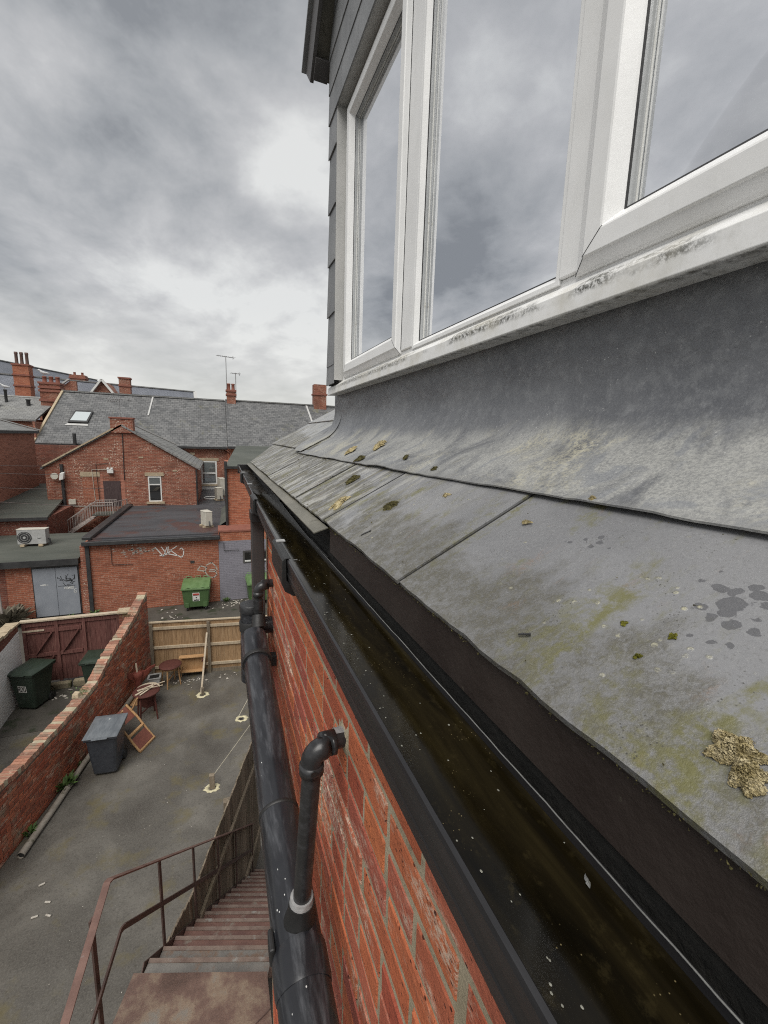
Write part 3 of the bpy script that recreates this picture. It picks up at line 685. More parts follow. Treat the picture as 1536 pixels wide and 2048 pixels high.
def lead_sheet(y0, y1, ny, lift, name):
    b = MB(); b.grid(lambda u, v: lead_pt(v, y0 + (y1 - y0) * u, lift), ny, 44)
    e = [lead_pt(0, y0 + (y1 - y0) * i / ny, lift) for i in range(ny + 1)]
    b.add([p for q in e for p in (q, q + Vector((.0005, 0, -.003)))], [(2 * i, 2 * i + 2, 2 * i + 3, 2 * i + 1) for i in range(ny)])
    s0 = [lead_pt(v / 44, y1, lift) for v in range(45)]
    b.add([p for q in s0 for p in (q, q + Vector((.004, 0, -.005)))], [(2 * i, 2 * i + 2, 2 * i + 3, 2 * i + 1) for i in range(44)])
    s1 = [lead_pt(v / 44, y0, lift) for v in range(45)]
    b.add([p for q in s1 for p in (q, q + Vector((.004, 0, -.006)))], [(2 * i, 2 * i + 2, 2 * i + 3, 2 * i + 1) for i in range(44)])
    return b.build(name, 'lead', house, fixn=False)
lead_sheet(-1.0, 2.86, 150, 0, 'lead_apron')
# corner piece dressed round the dormer corner, lapping over the apron
def corner_pt(u, v):
    # u along: straight then round the corner towards +X
    L1, rad = .17, .085
    arc = rad * math.pi / 2; tot = L1 + arc + .45; d = u * tot
    base = lead_pt(.0 if v < .02 else v, 2.80, .011); r = UX - base.x; z = base.z - pz(base.x)
    if d < L1: c = Vector((UX + .0, 2.80 + d)); nrm = Vector((-1, 0))
    elif d < L1 + arc:
        a = (d - L1) / rad; cc = Vector((UX + rad, 2.80 + L1)); nrm = Vector((-math.cos(a), math.sin(a))); c = cc + nrm * rad
    else: c = Vector((UX + rad + d - L1 - arc, 2.80 + L1 + rad)); nrm = Vector((0, 1))
    p = c + nrm * r
    zz = pz(p.x) + z if v < .42 else None
    if zz is None:
        top = base.z; bot = pz(p.x); f = (v - .42) / .58; z42 = lead_pt(.42, 2.8, .011); zz = (pz(p.x) + z42.z - pz(z42.x)) * (1 - f) ** 2 + base.z * (1 - (1 - f) ** 2) if p.x > UX + .02 else base.z
        zz = max(zz, pz(p.x) + .012)
    return Vector((p.x, p.y, zz))
cb = MB(); cb.grid(corner_pt, 40, 36)
e = [corner_pt(0, j / 36) for j in range(37)]
cb.add([p for q in e for p in (q, q + Vector((.001, 0, -.003)))], [(2 * i, 2 * i + 2, 2 * i + 3, 2 * i + 1) for i in range(36)])
cb.build('lead_corner', 'lead', house, fixn=False)

# --- fascia strip, grey eaves tray further along
MB().box(.289, .300, -1.0, 1.14, H - .3195, H - .248).build('fascia_board', 'fascia', house, bevel=.001)
MB().add([(.283, 1.14, H - .2475), (.283, 4.0, H - .2475), (.243, 4.0, H - .252), (.243, 1.14, H - .2605),
          (.283, 1.14, H - .2505), (.283, 4.0, H - .2505), (.243, 4.0, H - .255), (.243, 1.14, H - .2635)],
         [(0, 1, 2, 3), (4, 7, 6, 5), (0, 3, 7, 4), (1, 5, 6, 2), (3, 2, 6, 7), (0, 4, 5, 1)]).build('eaves_tray', 'tray', house)
MB().box(.300, .312, -1.0, 4.0, H - .46, H - .262).build('eaves_void', 'felt_black', house)
# moss packed along the slate drip edge
mb = MB(); rnd = random.Random(5)
for i in range(1500):
    y = rnd.uniform(.05, 3.6); c = Vector((.2815 + rnd.uniform(-.0015, .003), y, H - .2440 + rnd.uniform(-.0035, .0025)))
    if N(y * 7, 2.2) < -.12: continue
    r = rnd.uniform(.0006, .0020) * (1.4 if N(y * 5, 9.1) > .25 else 1); d = [Vector((rnd.uniform(-1, 1), rnd.uniform(-1, 1), rnd.uniform(-1, 1))).normalized() * r for _ in range(4)]
    mb.add([c + q for q in d], [(0, 1, 2), (0, 2, 3), (0, 3, 1), (1, 3, 2)])
o = mb.build('edge_moss', 'moss_dark', house); o['kind'] = 'stuff'

# --- dormer
dormer = MB().box(.80, 2.6, -.95, 2.86, H - .05, H + .35).build('dormer_base', 'felt_black', house)
WZ0, WZ1 = H + .355, H + 1.87                        # window opening
def frame_rect(y0, y1, z0, z1, prof):
    """mitred rectangular frame; prof = (inset, X)"""
    b = MB(); n = len(prof); vs = []
    for sy, sz in ((0, 0), (1, 0), (1, 1), (0, 1)):
        for ins, x in prof:
            vs.append((x, (y0 + ins) if sy == 0 else (y1 - ins), (z0 + ins) if sz == 0 else (z1 - ins)))
    fs = []
    for c in range(4):
        d = (c + 1) % 4
        for i in range(n - 1): fs.append((c * n + i, c * n + i + 1, d * n + i + 1, d * n + i))
    return b.add(vs, fs)
win = MB().box(.757, .81, 2.64, 2.70, WZ0, WZ1).build('window_frame', 'pvc', house, bevel=.003)
def wpart(b, nm, mat, bev=.0025): return b.build(nm, mat, win, bevel=bev)
wpart(MB().box(.757, .81, -.5, 2.64, WZ1 - .06, WZ1), 'frame_head', 'pvc')
wpart(MB().box(.757, .81, -.5, 2.64, WZ0, WZ0 + .022), 'frame_bottom_rail', 'pvc')
wpart(MB().box(.750, .81, 1.655, 1.765, WZ0 + .022, WZ1 - .06), 'mullion', 'pvc')
wpart(MB().box(.748, .81, .775, .845, WZ0 + .022, WZ1 - .06), 'mullion', 'pvc')
SP = [(0, .768), (0, .750), (.005, .747), (.026, .739), (.029, .735), (.068, .735), (.072, .7365), (.093, .760), (.096, .765)]
for (a, b_) in ((1.772, 2.652), (-.42, .795)):
    wpart(frame_rect(a, b_, WZ0 + .012, WZ1 - .035, SP), 'sash', 'pvc', .0012)
    wpart(frame_rect(a + .0955, b_ - .0955, WZ0 + .1075, WZ1 - .1305, [(0, .7645), (.005, .767)]), 'gasket', 'gasket', 0)
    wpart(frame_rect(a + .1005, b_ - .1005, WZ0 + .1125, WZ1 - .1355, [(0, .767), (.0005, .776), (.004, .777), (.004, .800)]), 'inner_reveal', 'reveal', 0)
    wpart(MB().add([(.788, a + .09, WZ0 + .1), (.788, b_ - .09, WZ0 + .1), (.788, b_ - .09, WZ1 - .12), (.788, a + .09, WZ1 - .12)], [(0, 1, 2, 3)]), 'pane', 'glass', 0)
# fixed middle light: bevelled bead + pane
wpart(frame_rect(.845, 1.655, WZ0 + .010, WZ1 - .06, [(0, .757), (0, .750), (.012, .750), (.028, .768)]), 'glazing_bead', 'pvc', .001)
wpart(frame_rect(.8725, 1.6275, WZ0 + .0375, WZ1 - .0875, [(0, .7675), (.005, .770)]), 'gasket', 'gasket', 0)
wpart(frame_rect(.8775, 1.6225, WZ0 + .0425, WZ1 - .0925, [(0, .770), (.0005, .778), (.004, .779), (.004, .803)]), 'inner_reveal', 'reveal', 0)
wpart(MB().add([(.791, .86, WZ0 + .03), (.791, 1.64, WZ0 + .03), (.791, 1.64, WZ1 - .08), (.791, .86, WZ1 - .08)], [(0, 1, 2, 3)]), 'pane', 'glass', 0)
for (a, b_, z0_, z1_) in ((1.8765, 2.5475, .1165, .1395), (-.3155, .6905, .1165, .1395), (.8815, 1.6185, .0465, .0965)):
    wpart(frame_rect(a, b_, WZ0 + z0_ , WZ1 - z1_, [(-.0008, .781), (.0012, .781), (.0012, .786), (-.0008, .786)]), 'spacer_bar', 'white', 0)
# fine dirt-filled mitre joints at the lower sash corners
def mitre(yc, sgn, zc, prof):
    b = MB(); w = .0007; vs = []
    for ins, x in prof:
        vs += [(x - .0004, yc + sgn * (ins - w), zc + ins + w), (x - .0004, yc + sgn * (ins + w), zc + ins - w)]
    return b.add(vs, [(2 * i, 2 * i + 1, 2 * i + 3, 2 * i + 2) for i in range(len(prof) - 1)]).build('mitre_joint', 'gasket', win, fixn=False)
for yc, sg in ((.795, -1), (1.772, 1), (2.652, -1)): mitre(yc, sg, WZ0 + .012, SP[1:])
# dark joints between sashes and frame
wpart(MB().box(.7505, .7575, 1.7652, 1.7716, WZ0 + .03, WZ1 - .05), 'gasket', 'gasket', 0)
# sill: sloped top, dripping nose
sl = [(.845, H + .366), (.757, H + .360), (.724, H + .3335), (.716, H + .328), (.715, H + .285), (.719, H + .282), (.77, H + .284), (.845, H + .284)]
MB().prism([(x, -.95, z) for x, z in sl], (0, -.95, 0), (0, 2.93, 0)).build('sill', 'pvc_sill', win, bevel=.0015)
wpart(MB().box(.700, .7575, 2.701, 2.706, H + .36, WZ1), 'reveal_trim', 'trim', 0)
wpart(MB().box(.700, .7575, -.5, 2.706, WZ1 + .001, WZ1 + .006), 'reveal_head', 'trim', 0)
# slate-hung front: narrow strip beside the window, then the gable above it; cheek of the dormer
back = MB().box(.735, 2.6, 2.707, 2.86, H + .34, H + 2.15).build('dormer_wall', 'barge', house)
MB().prism([(.735, -1.1, WZ1 + .007), (.735, 2.86, WZ1 + .007), (.735, 2.86, H + 2.16), (.735, .9, H + 4.0), (.735, -1.1, H + 2.1)], (.735, 0, 0), (2.6, 0, 0)).build('gable_wall', 'barge', house)
def hung(y0, y1, z0, z1, x=.705, poly=None, rx=.0):
    rnd = random.Random(int((y0 + z0 * 7) * 1000)); a = rnd.uniform(-.002, .002)
    pts = poly or [(y0, z0 + a), (y1, z0 - a), (y1, z1), (y0, z1)]
    b = MB(); n = len(pts); zlo = min(p[1] for p in pts)
    def xx(z): return x - .010 + (z - zlo) * .030
    vs = [(xx(z), y, z) for y, z in pts] + [(xx(z) + .007, y, z) for y, z in pts]
    b.add(vs, [tuple(range(n)), tuple(range(2 * n - 1, n - 1, -1))] + [(i, n + i, n + (i + 1) % n, (i + 1) % n) for i in range(n)])
    return b.build('hung_slate', 'clad_slate', house)
zc = [.34, .455, .765, 1.065, 1.37, 1.68]
for i, z in enumerate(zc):
    zt = zc[i + 1] + .05 if i + 1 < len(zc) else 1.92
    hung(2.708, 2.885 + random.uniform(-.004, .004), H + z, H + zt)
# gable courses; each slate clipped by the 45 degree rake
def rake(z): return 3.02 - (z - (H + 2.20)) * .97      # right-hand limit (far side)
zz = [1.862, 2.02, 2.20, 2.38, 2.56, 2.74, 2.92, 3.10]
for i, z in enumerate(zz[:-1]):
    y = -1.0 + (.15 if i % 2 else 0)
    while y < 2.95:
        y1 = min(y + .297, 2.885); lim = rake(H + zz[i + 1] + .05) - .02
        if y < y1 - .03 and y < rake(H + z):
            a, b_ = H + z, H + zz[i + 1] + .06
            if y1 > lim:
                la = min(y1, rake(a)); lb = max(y + .005, min(y1, rake(b_)))
                hung(y, y1, a, b_, .703, [(y, a), (la, a), (lb, b_), (y, b_)])
            else: hung(y, y1, a, b_, .703)
        y += .30
# cheek slates seen on edge
for i, z in enumerate([.34, .66, .97, 1.28, 1.59, 1.90]):
    MB().hexa([(.712, 2.872, H + z), (1.3, 2.872, H + z), (1.3, 2.880, H + z), (.712, 2.892, H + z), (.712, 2.868, H + z + .34), (1.3, 2.868, H + z + .34), (1.3, 2.875, H + z + .34), (.712, 2.876, H + z + .34)]).build('cheek_slate', 'clad_slate', house)
# raking bargeboard and soffit, 45 degrees up towards the ridge
def rk(y0, z0, L, x0, x1, d0, d1):
    d = Vector((0, -.716, .698)); n = Vector((0, .698, .716)); a = Vector((0, y0, z0))
    p = [a + n * d0, a + n * d1, a + n * d1 + d * L, a + n * d0 + d * L]
    return MB().prism([(x0, q.y, q.z) for q in p], (x0, 0, 0), (x1, 0, 0))
rk(3.02, H + 2.17, 2.8, .60, .622, -.05, .13).build('bargeboard', 'barge', house, bevel=.002)
rk(3.00, H + 2.17, 2.8, .622, .74, .01, .03).build('soffit', 'tray', house)
rk(3.055, H + 2.20, 2.8, .575, 2.6, .10, .118).build('dormer_roof_slates', 'clad_slate', house)
rk(2.985, H + 2.16, .10, .615, .70, -.04, .02).build('barge_return', 'barge', house, bevel=.002)

# ================================================================== GUTTER
def gz(y): return H - .342 + (.0 if y < 1.5 else .030 * (y - 1.5))
gut = thing('rain_gutter', 'black square plastic gutter full of dark water along the slate eaves', 'gutter', (.23, 1.5, H - .42))
prof = [(.1775, .004), (.1735, .0025), (.172, -.002), (.1735, -.020), (.1745, -.022), (.1745, -.036), (.1735, -.038), (.176, -.058), (.182, -.064), (.274, -.064), (.283, -.057), (.287, -.004), (.2865, .0015),
        (.2835, .0015), (.2832, -.004), (.279, -.056), (.273, -.0605), (.184, -.0605), (.180, -.056), (.1785, -.004), (.1790, -.0030), (.1794, -.001), (.1785, .0030)]
ys = [-.9 + i * .1 for i in range(50)]; ys = [y for y in ys if y <= 3.98] + [3.985]
b = MB(); n = len(prof); vs = [(x, y, gz(y) + z + .0008 * N(y * 3, x * 40)) for y in ys for x, z in prof]
b.add(vs, [(i * n + k, (i + 1) * n + k, (i + 1) * n + (k + 1) % n, i * n + (k + 1) % n) for i in range(len(ys) - 1) for k in range(n)])
b.build('channel', 'gutter', gut)
MB().box(.166, .292, 3.982, 3.996, gz(3.98) - .068, gz(3.98) + .010).build('end_stop', 'gutter', gut, bevel=.003)
def union(y0, y1, deep):
    z = gz((y0 + y1) / 2); u = MB()
    prof2 = [(.183, .008), (.166, .008), (.159, .0), (.158, -.066), (.166, -deep + .016), (.190, -deep), (.268, -deep), (.290, -.060), (.2905, .004), (.2875, .004), (.287, -.058), (.27, -.066), (.18, -.066), (.1715, -.058), (.1705, .0045), (.183, .0045)]
    m = len(prof2); u.prism([(x, y0, z + q) for x, q in prof2], (0, y0, 0), (0, y1, 0)); return u.build('union_bracket', 'black', gut, bevel=.002)
union(1.16, 1.40, .105); union(2.17, 2.37, .085); union(3.30, 3.42, .08); union(-.55, -.43, .08)
for y in (1.36, 2.72, 3.36):
    z = gz(y) + .007; q = MB(); q.box(.168, .196, y - .012, y + .012, z, z + .006).build('clip', 'cement', gut, bevel=.002)
MB().box(.150, .226, 2.21, 2.33, gz(2.27) - .12, gz(2.27) - .066).build('outlet', 'black', gut, bevel=.004)
# silt lying in the bottom
b = MB(); b.grid(lambda u, v: (.181 + .098 * v, -.9 + 4.86 * u, gz(-.9 + 4.86 * u) - .0585 + .006 + .010 * N(u * 40, v * 3, 1) + (.012 if u > .72 else 0) + .016 * max(0, u - .70) * (1 + N(u * 90, v * 5, 6))), 160, 8)
b.build('silt', 'gutter_in', gut)
wz = H - .3475
b = MB(); b.add([(.1785, -.9, wz), (.2828, -.9, wz), (.2828, 3.0, wz), (.1785, 3.0, wz)], [(0, 1, 2, 3)])
tag(b.build('gutter_water', 'water', fixn=False), 'dark brown standing water in the black gutter', 'water')
# pale thread along the back lip, standing in for the water's glint
b = MB(); pts = []
for i in range(180):
    y = .02 + 2.5 * i / 179; wob = .0012 * N(y * 9, 4) + .0010 * N(y * 31, 8)
    pts.append((.2842 + wob * .4, y, gz(y) + .0026 + wob * .6))
b.tube(pts, .0008, 5); b.build('rim_glint', 'glint_leaf', gut)
# froth, bubbles and flecks
b = MB(); rnd = random.Random(11)
for i in range(190):
    y = rnd.uniform(.12, 2.55); 
    cl = N(y * 4.2, 5.5) + rnd.uniform(-.35, .35)
    x = .186 + abs(rnd.gauss(0, .016)) if cl > 0 else rnd.uniform(.185, .278)
    if x > .279: continue
    r = rnd.uniform(.0004, .0012) * (1.6 if rnd.random() < .12 else 1); k = 6
    b.add([(x + r * math.cos(t) * rnd.uniform(.7, 1.2), y + r * 1.3 * math.sin(t) * rnd.uniform(.7, 1.3), wz + .0004) for t in [2 * math.pi * q / k for q in range(k)]] + [(x, y, wz + r * .8)], [(q, (q + 1) % k, k) for q in range(k)], True)
o = b.build('froth', 'froth'); tag(o, 'scattered froth bubbles and flecks on the gutter water', 'froth', kind='stuff')
for (x, y, L, a, lab) in ((.268, .205, .011, 1.1, 'pale leaf skeleton in the near end of the gutter water'), (.200, 1.18, .013, .4, 'pale curled leaf shred in the gutter beyond the middle'), (.196, .79, .006, .3, 'small pale flake beside the gutter lip')):
    b = MB(); rr = random.Random(int(y * 99)); nn = 9
    L_ = [(math.cos(a) * (t - .5) * L, math.sin(a) * (t - .5) * L) for t in [i / (nn - 1) for i in range(nn)]]
    wdt = [L * .16 * math.sin(math.pi * (i + .4) / nn) * rr.uniform(.6, 1.3) for i in range(nn)]
    vs = []
    for (px, py), w_ in zip(L_, wdt): vs += [(x + px - math.sin(a) * w_, y + py + math.cos(a) * w_, wz + .0012), (x + px, y + py, wz + .0024 + .001 * rr.random()), (x + px + math.sin(a) * w_, y + py - math.cos(a) * w_, wz + .0012)]
    b.add(vs, [(3 * i, 3 * i + 1, 3 * i + 4, 3 * i + 3) for i in range(nn - 1)] + [(3 * i + 1, 3 * i + 2, 3 * i + 5, 3 * i + 4) for i in range(nn - 1)])
    tag(b.build('leaf_scrap', 'glint_leaf', fixn=False), lab, 'leaf')

# ================================================================== PIPES
dp = thing('downpipe', 'brown square downpipe hanging from the gutter outlet', 'downpipe', (.187, 2.302, H - 1.32))
MB().box(.155, .220, 2.27, 2.335, H - 1.32, gz(2.3) - .10).build('pipe', 'downpipe', dp, bevel=.006)
MB().box(.150, .225, 2.265, 2.34, H - 1.30, H - 1.27).build('pipe_clip', 'black', dp, bevel=.002)
soil = thing('soil_pipe', 'fat black plastic soil pipe running along the brick wall', 'soil pipe', (.135, 1.2, H - 1.3))
def sp(y): return Vector((.135, y, H - 1.137 - .010 + .154 * (y - .65)))
MB().tube([sp(-.9), sp(.72)], .0565, 28).build('pipe', 'soil', soil)
MB().tube([sp(.72), sp(1.95)], .0545, 28).build('pipe', 'soil', soil)
def ringp(y0, y1, r, nm, mat): return MB().tube([sp(y0), sp(y0 + (y1 - y0) * .15), sp(y1 - (y1 - y0) * .15), sp(y1)], r, 28, True, [r - .002, r, r, r - .003]).build(nm, mat, soil)
ringp(.700, .775, .0600, 'collar', 'soil'); ringp(1.085, 1.097, .0568, 'coupling_ring', 'black'); ringp(1.80, 1.97, .0610, 'socket', 'soil'); ringp(1.775, 1.80, .0635, 'coupling_ring', 'black')
# strap boss that takes the near waste pipe
p0 = sp(.80) + Vector((.006, 0, .040)); 
MB().tube([p0, p0 + Vector((.004, -.002, .030)), p0 + Vector((.005, -.003, .055))], .03, 20, True, [.036, .030, .0285]).build('boss', 'black', soil)
MB().tube([p0 + Vector((.005, -.003, .055)), p0 + Vector((.006, -.003, .069))], .0265, 20, True, [.027, .0255]).build('boss_ring', 'cement', soil)
MB().box(.072, .084, .765, .812, sp(.79).z - .01, sp(.79).z + .035).build('strap_lug', 'black', soil, bevel=.004)
# far end: access tee with capped stub and a branch into the wall
MB().tube([(.135, 2.135, H - 1.25), (.138, 2.135, H - .875)], .054, 26).build('stub', 'soil', soil)
MB().tube([(.138, 2.135, H - .975), (.138, 2.135, H - .93), (.138, 2.135, H - .925)], .06, 26, True, [.0595, .0605, .058]).build('coupling_ring', 'black', soil)
MB().tube([(.138, 2.135, H - .875), (.138, 2.135, H - .843), (.138, 2.135, H - .838)], .057, 26, True, [.0575, .0575, .054]).build('stub_cap', 'waste', soil)
MB().tube([(.14, 2.14, H - .965), (.255, 2.14, H - .965)], .043, 22).build('branch', 'soil', soil)
MB().tube([(.138, 2.09, H - 1.10), (.136, 2.02, H - 1.02), (.1355, 1.94, sp(1.94).z)], .059, 24).build('tee', 'soil', soil)
MB().tube([(.162, 2.02, sp(2.02).z + .02), (.165, 2.045, H - .865)], .031, 18, True, [.034, .029]).build('boss', 'black', soil)
MB().box(.185, .245, 1.955, 2.0, H - 1.10, H - 1.045).build('pipe_bracket', 'black', soil, bevel=.004)
def waste(name, lab, wy, wz_, cx, ty, bx, by, bz):
    t = thing(name, lab, 'waste pipe', (cx, ty, bz))
    r = .0198; c = Vector((cx, ty, wz_))
    MB().tube([(WX + .02, wy, wz_), (cx + .040, wy + (ty - wy) * .3, wz_)], r, 20).build('wall_stub', 'waste', t)
    yo = ty + (wy - ty) * .5; R_ = .026
    el = [Vector((cx + R_ + .026, yo, wz_)), Vector((cx + R_ + .0258, yo, wz_)), Vector((cx + R_ + .003, yo, wz_)), Vector((cx + R_ + .0025, ty, wz_))] + [Vector((cx + R_ - R_ * math.sin(a), ty, wz_ - R_ + R_ * math.cos(a))) for a in [R(q) for q in (0, 18, 36, 54, 72, 90)]] + [Vector((cx, ty, wz_ - R_ - .0025)), Vector((cx, ty, wz_ - R_ - .003)), Vector((cx, ty, wz_ - R_ - .024)), Vector((cx, ty, wz_ - R_ - .0245))]
    MB().tube(el, .0235, 24, True, [.0225, .0255, .0255, .0228] + [.0228] * 6 + [.0228, .0255, .0255, .0222]).build('elbow', 'waste', t)
    MB().tube([(cx, ty, wz_ - .05), (bx, by, bz)], r, 22).build('drop_pipe', 'waste', t)
    return t
pb = sp(.80)
w1 = waste('waste_pipe', 'near grey waste pipe bending out of the brick wall down to the soil pipe', .796, H - .637, .163, .775, .146, .797, pb.z + .085)
MB().tube([(.2165, .795, H - .637), (.236, .796, H - .637)], .0212, 20).build('cement_band', 'cement', w1)
MB().tube([(.163, .7525, H - .672), (.163, .749, H - .6725)], .007, 14).build('screw_boss', 'black', w1)
w2 = waste('waste_pipe', 'far grey waste pipe dropping in front of the brown downpipe', 2.09, H - .722, .166, 2.052, .165, 2.050, H - .87)
MB().tube([(.1658, 2.052, H - .79), (.1657, 2.052, H - .85)], .0235, 20).build('coupling', 'waste', w2)
# mortar dollop round the near waste hole
b = MB(); rnd = random.Random(8); cen = Vector((WX, .80, H - .640))
ring = []
for i in range(16):
    a = 2 * math.pi * i / 16; r = .034 + rnd.uniform(-.008, .016); ring.append(cen + Vector((.002, math.cos(a) * r * 1.2, math.sin(a) * r * 1.3)))
inn = [cen + Vector((-.007, math.cos(2 * math.pi * i / 16) * .020, math.sin(2 * math.pi * i / 16) * .020)) for i in range(16)]
b.add(ring + inn, [(i, (i + 1) % 16, 16 + (i + 1) % 16, 16 + i) for i in range(16)], True); b.build('mortar_fillet', 'mortar', house, fixn=False)

# ================================================================== MOSS AND BITS ON THE SLATES
def clump(x, y, L, W_, hgt, rz, mat, seed, label, lift=.004, dense=1.0, cat='moss'):
    hgt *= .95
    """crumbly cushion: many small faceted grains heaped in an ellipse"""
    rnd = random.Random(seed); b = MB(); n = int(260 * dense); a = math.atan(PS)
    ex = Vector((math.cos(a), 0, math.sin(a))); ey = Vector((0, 1, 0)); ez = Vector((-math.sin(a), 0, math.cos(a)))
    c0 = Vector((x, y, pz(x) + lift))
    u = ex * math.cos(rz) + ey * math.sin(rz); v = -ex * math.sin(rz) + ey * math.cos(rz)
    nu, nv = 40, 14
    def core(s_, t):
        th = 2 * math.pi * s_; ph = t * math.pi / 2; cx, sx_ = math.cos(th), math.sin(th)
        k = .95 + .85 * N(cx * 1.6 + seed, sx_ * 1.6, .3) + .30 * N(cx * 5 + seed, sx_ * 5, t * 2)
        hh = hgt * math.sin(ph) * (.75 + .55 * N(cx * 2.2 * (1 - t) + seed * 3, sx_ * 2.2 * (1 - t), 1)) * (1 + .5 * N(cx * 8 * (1 - t) + seed, sx_ * 8 * (1 - t), 5))
        jit = .05 * min(L, W_)
        q_ = c0 + (u * cx * L * .5 * math.cos(ph) + v * sx_ * W_ * .5 * math.cos(ph)) * k + ez * hh
        return q_ + Vector((N(s_ * 31, t * 11, seed), N(s_ * 29 + 7, t * 13, seed), N(s_ * 37, t * 9 + 5, seed))) * jit * (1 if t > 0 else .3)
    b.grid(core, nu, nv, False)
    for i in range(n):
        th = rnd.uniform(0, 2 * math.pi); q = math.sqrt(rnd.random()) * 1.02; k = .95 + .85 * N(math.cos(th) * 1.6 + seed, math.sin(th) * 1.6, .3)
        pp = c0 + (u * math.cos(th) * L * .5 * q + v * math.sin(th) * W_ * .5 * q) * k + ez * (hgt * max(0, 1 - q * q) * rnd.uniform(.6, 1.25) + .0006)
        r = rnd.uniform(.03, .075) * min(L, W_, .03)
        d = [Vector((rnd.uniform(-1, 1), rnd.uniform(-1, 1), rnd.uniform(-1, 1))).normalized() * r for _ in range(5)]
        b.add([pp + e_ for e_ in d], [(0, 1, 2), (0, 2, 3), (0, 3, 1), (1, 3, 2), (1, 2, 4), (2, 3, 4)])
    return tag(b.build('moss_clump', mat), label, cat, 'moss clumps on the slates')
clump(.3315, .155, .024, .027, .010, .4, 'moss', 1, 'large crumbly yellow moss clump at the right edge, upper half', dense=5)
clump(.3225, .1415, .022, .024, .009, 1.2, 'moss', 2, 'large crumbly yellow moss clump at the right edge, lower half', dense=5)
clump(.352, 1.255, .060, .085, .012, 1.9, 'moss', 3, 'yellow moss clump by the slate joint near the eaves tray', dense=1.5)
clump(.407, .985, .038, .045, .009, .5, 'moss_dark', 4, 'brown moss clump alone on the middle slate')
clump(.447, 1.440, .060, .048, .012, .3, 'moss_dark', 5, 'black mossy lump on the slate below the lead edge')
clump(.543, 1.655, .060, .060, .010, .3, 'moss_dark', 6, 'dark moss lump lying on the wavy lead edge', .016)
clump(.586, 1.930, .045, .085, .011, 2.2, 'moss', 7, 'smaller moss clump left on the lead apron', .016)
clump(.644, 1.700, .055, .085, .014, 2.3, 'moss', 8, 'bigger moss clump high on the lead apron', .016, 1.4)
clump(.584, 1.300, .022, .035, .006, 2.4, 'moss_dark', 9, 'tiny olive moss bit right of the others on the lead', .016)
clump(.555, 1.040, .016, .026, .005, 2.4, 'moss_dark', 10, 'tiny brown moss crumb on the lead edge near the joint', .014)
clump(.487, .850, .016, .020, .005, .6, 'moss', 11, 'small tan moss crumb above the slate joint')
clump(.476, .560, .012, .020, .004, .6, 'moss', 12, 'small tan moss crumb on the near slate below the lead')
clump(.545, .495, .010, .016, .004, .6, 'moss', 13, 'tan moss crumb stuck on the lead edge at right', .014)
clump(.36, .256, .008, .007, .0018, 0, 'moss_green', 14, 'green moss tuft lowest of three on the near slate', dense=.6)
clump(.393, .248, .009, .007, .002, 0, 'moss_green', 15, 'bright green moss tuft furthest right on the near slate', dense=.6)
clump(.385, .292, .008, .006, .0016, 0, 'moss_green', 16, 'green moss tuft left of the other green tufts', dense=.6)
clump(.707, .596, .014, .012, .004, .4, 'moss', 17, 'pale tan crumb high on the grey lead slope', .010)
def twig(x, y, L, rz, r, label):
    a = math.atan(PS); ex = Vector((math.cos(a), 0, math.sin(a))); ez = Vector((-math.sin(a), 0, math.cos(a))); u = ex * math.cos(rz) + Vector((0, 1, 0)) * math.sin(rz)
    c = Vector((x, y, pz(x) + .006)) + ez * r; b = MB()
    b.tube([c - u * L / 2, c - u * L * .1 + ez * r * .4, c + u * L * .3, c + u * L / 2], r, 8, True, [r * .7, r, r * .9, r * 1.35]); return tag(b.build('twig', 'twig'), label, 'twig', 'twigs on the slates')
twig(.318, .360, .014, -.9, .0014, 'short black twig on the near slate above the fascia')
twig(.315, .905, .026, -.3, .0016, 'thin dark twig near the drip edge of the middle slate')

# fine moss crumbs washed along the lead edge, the joints and down the pitch
b = MB(); rnd = random.Random(77)
for i in range(520):
    m_ = rnd.random()
    if m_ < .45: y = rnd.uniform(.1, 3.0); x = lead_edge(y) - abs(rnd.gauss(0, .006)) - .001; z = pz(x) + .0065
    elif m_ < .70: y = rnd.choice(joints[2:8]) + rnd.gauss(0, .006); x = rnd.uniform(.285, .52); z = pz(x) + .006
    else: y = rnd.uniform(.1, 2.9); x = rnd.uniform(.285, .52); z = pz(x) + .0062
    if N(y * 3.1, x * 9, 4) < -.05: continue
    r = rnd.uniform(.0006, .0021) * (1 + .5 * y); c = Vector((x, y, z))
    dd = [Vector((rnd.uniform(-1, 1), rnd.uniform(-1, 1), rnd.uniform(-.2, .8))).normalized() * r for _ in range(5)]; b.add([c + e_ for e_ in dd], [(0, 1, 2), (0, 2, 3), (0, 3, 1), (1, 3, 2), (1, 2, 4), (2, 3, 4)])
tag(b.build('moss_crumbs', 'moss_dark'), 'fine dark moss crumbs strewn over the slates', 'moss', kind='stuff')

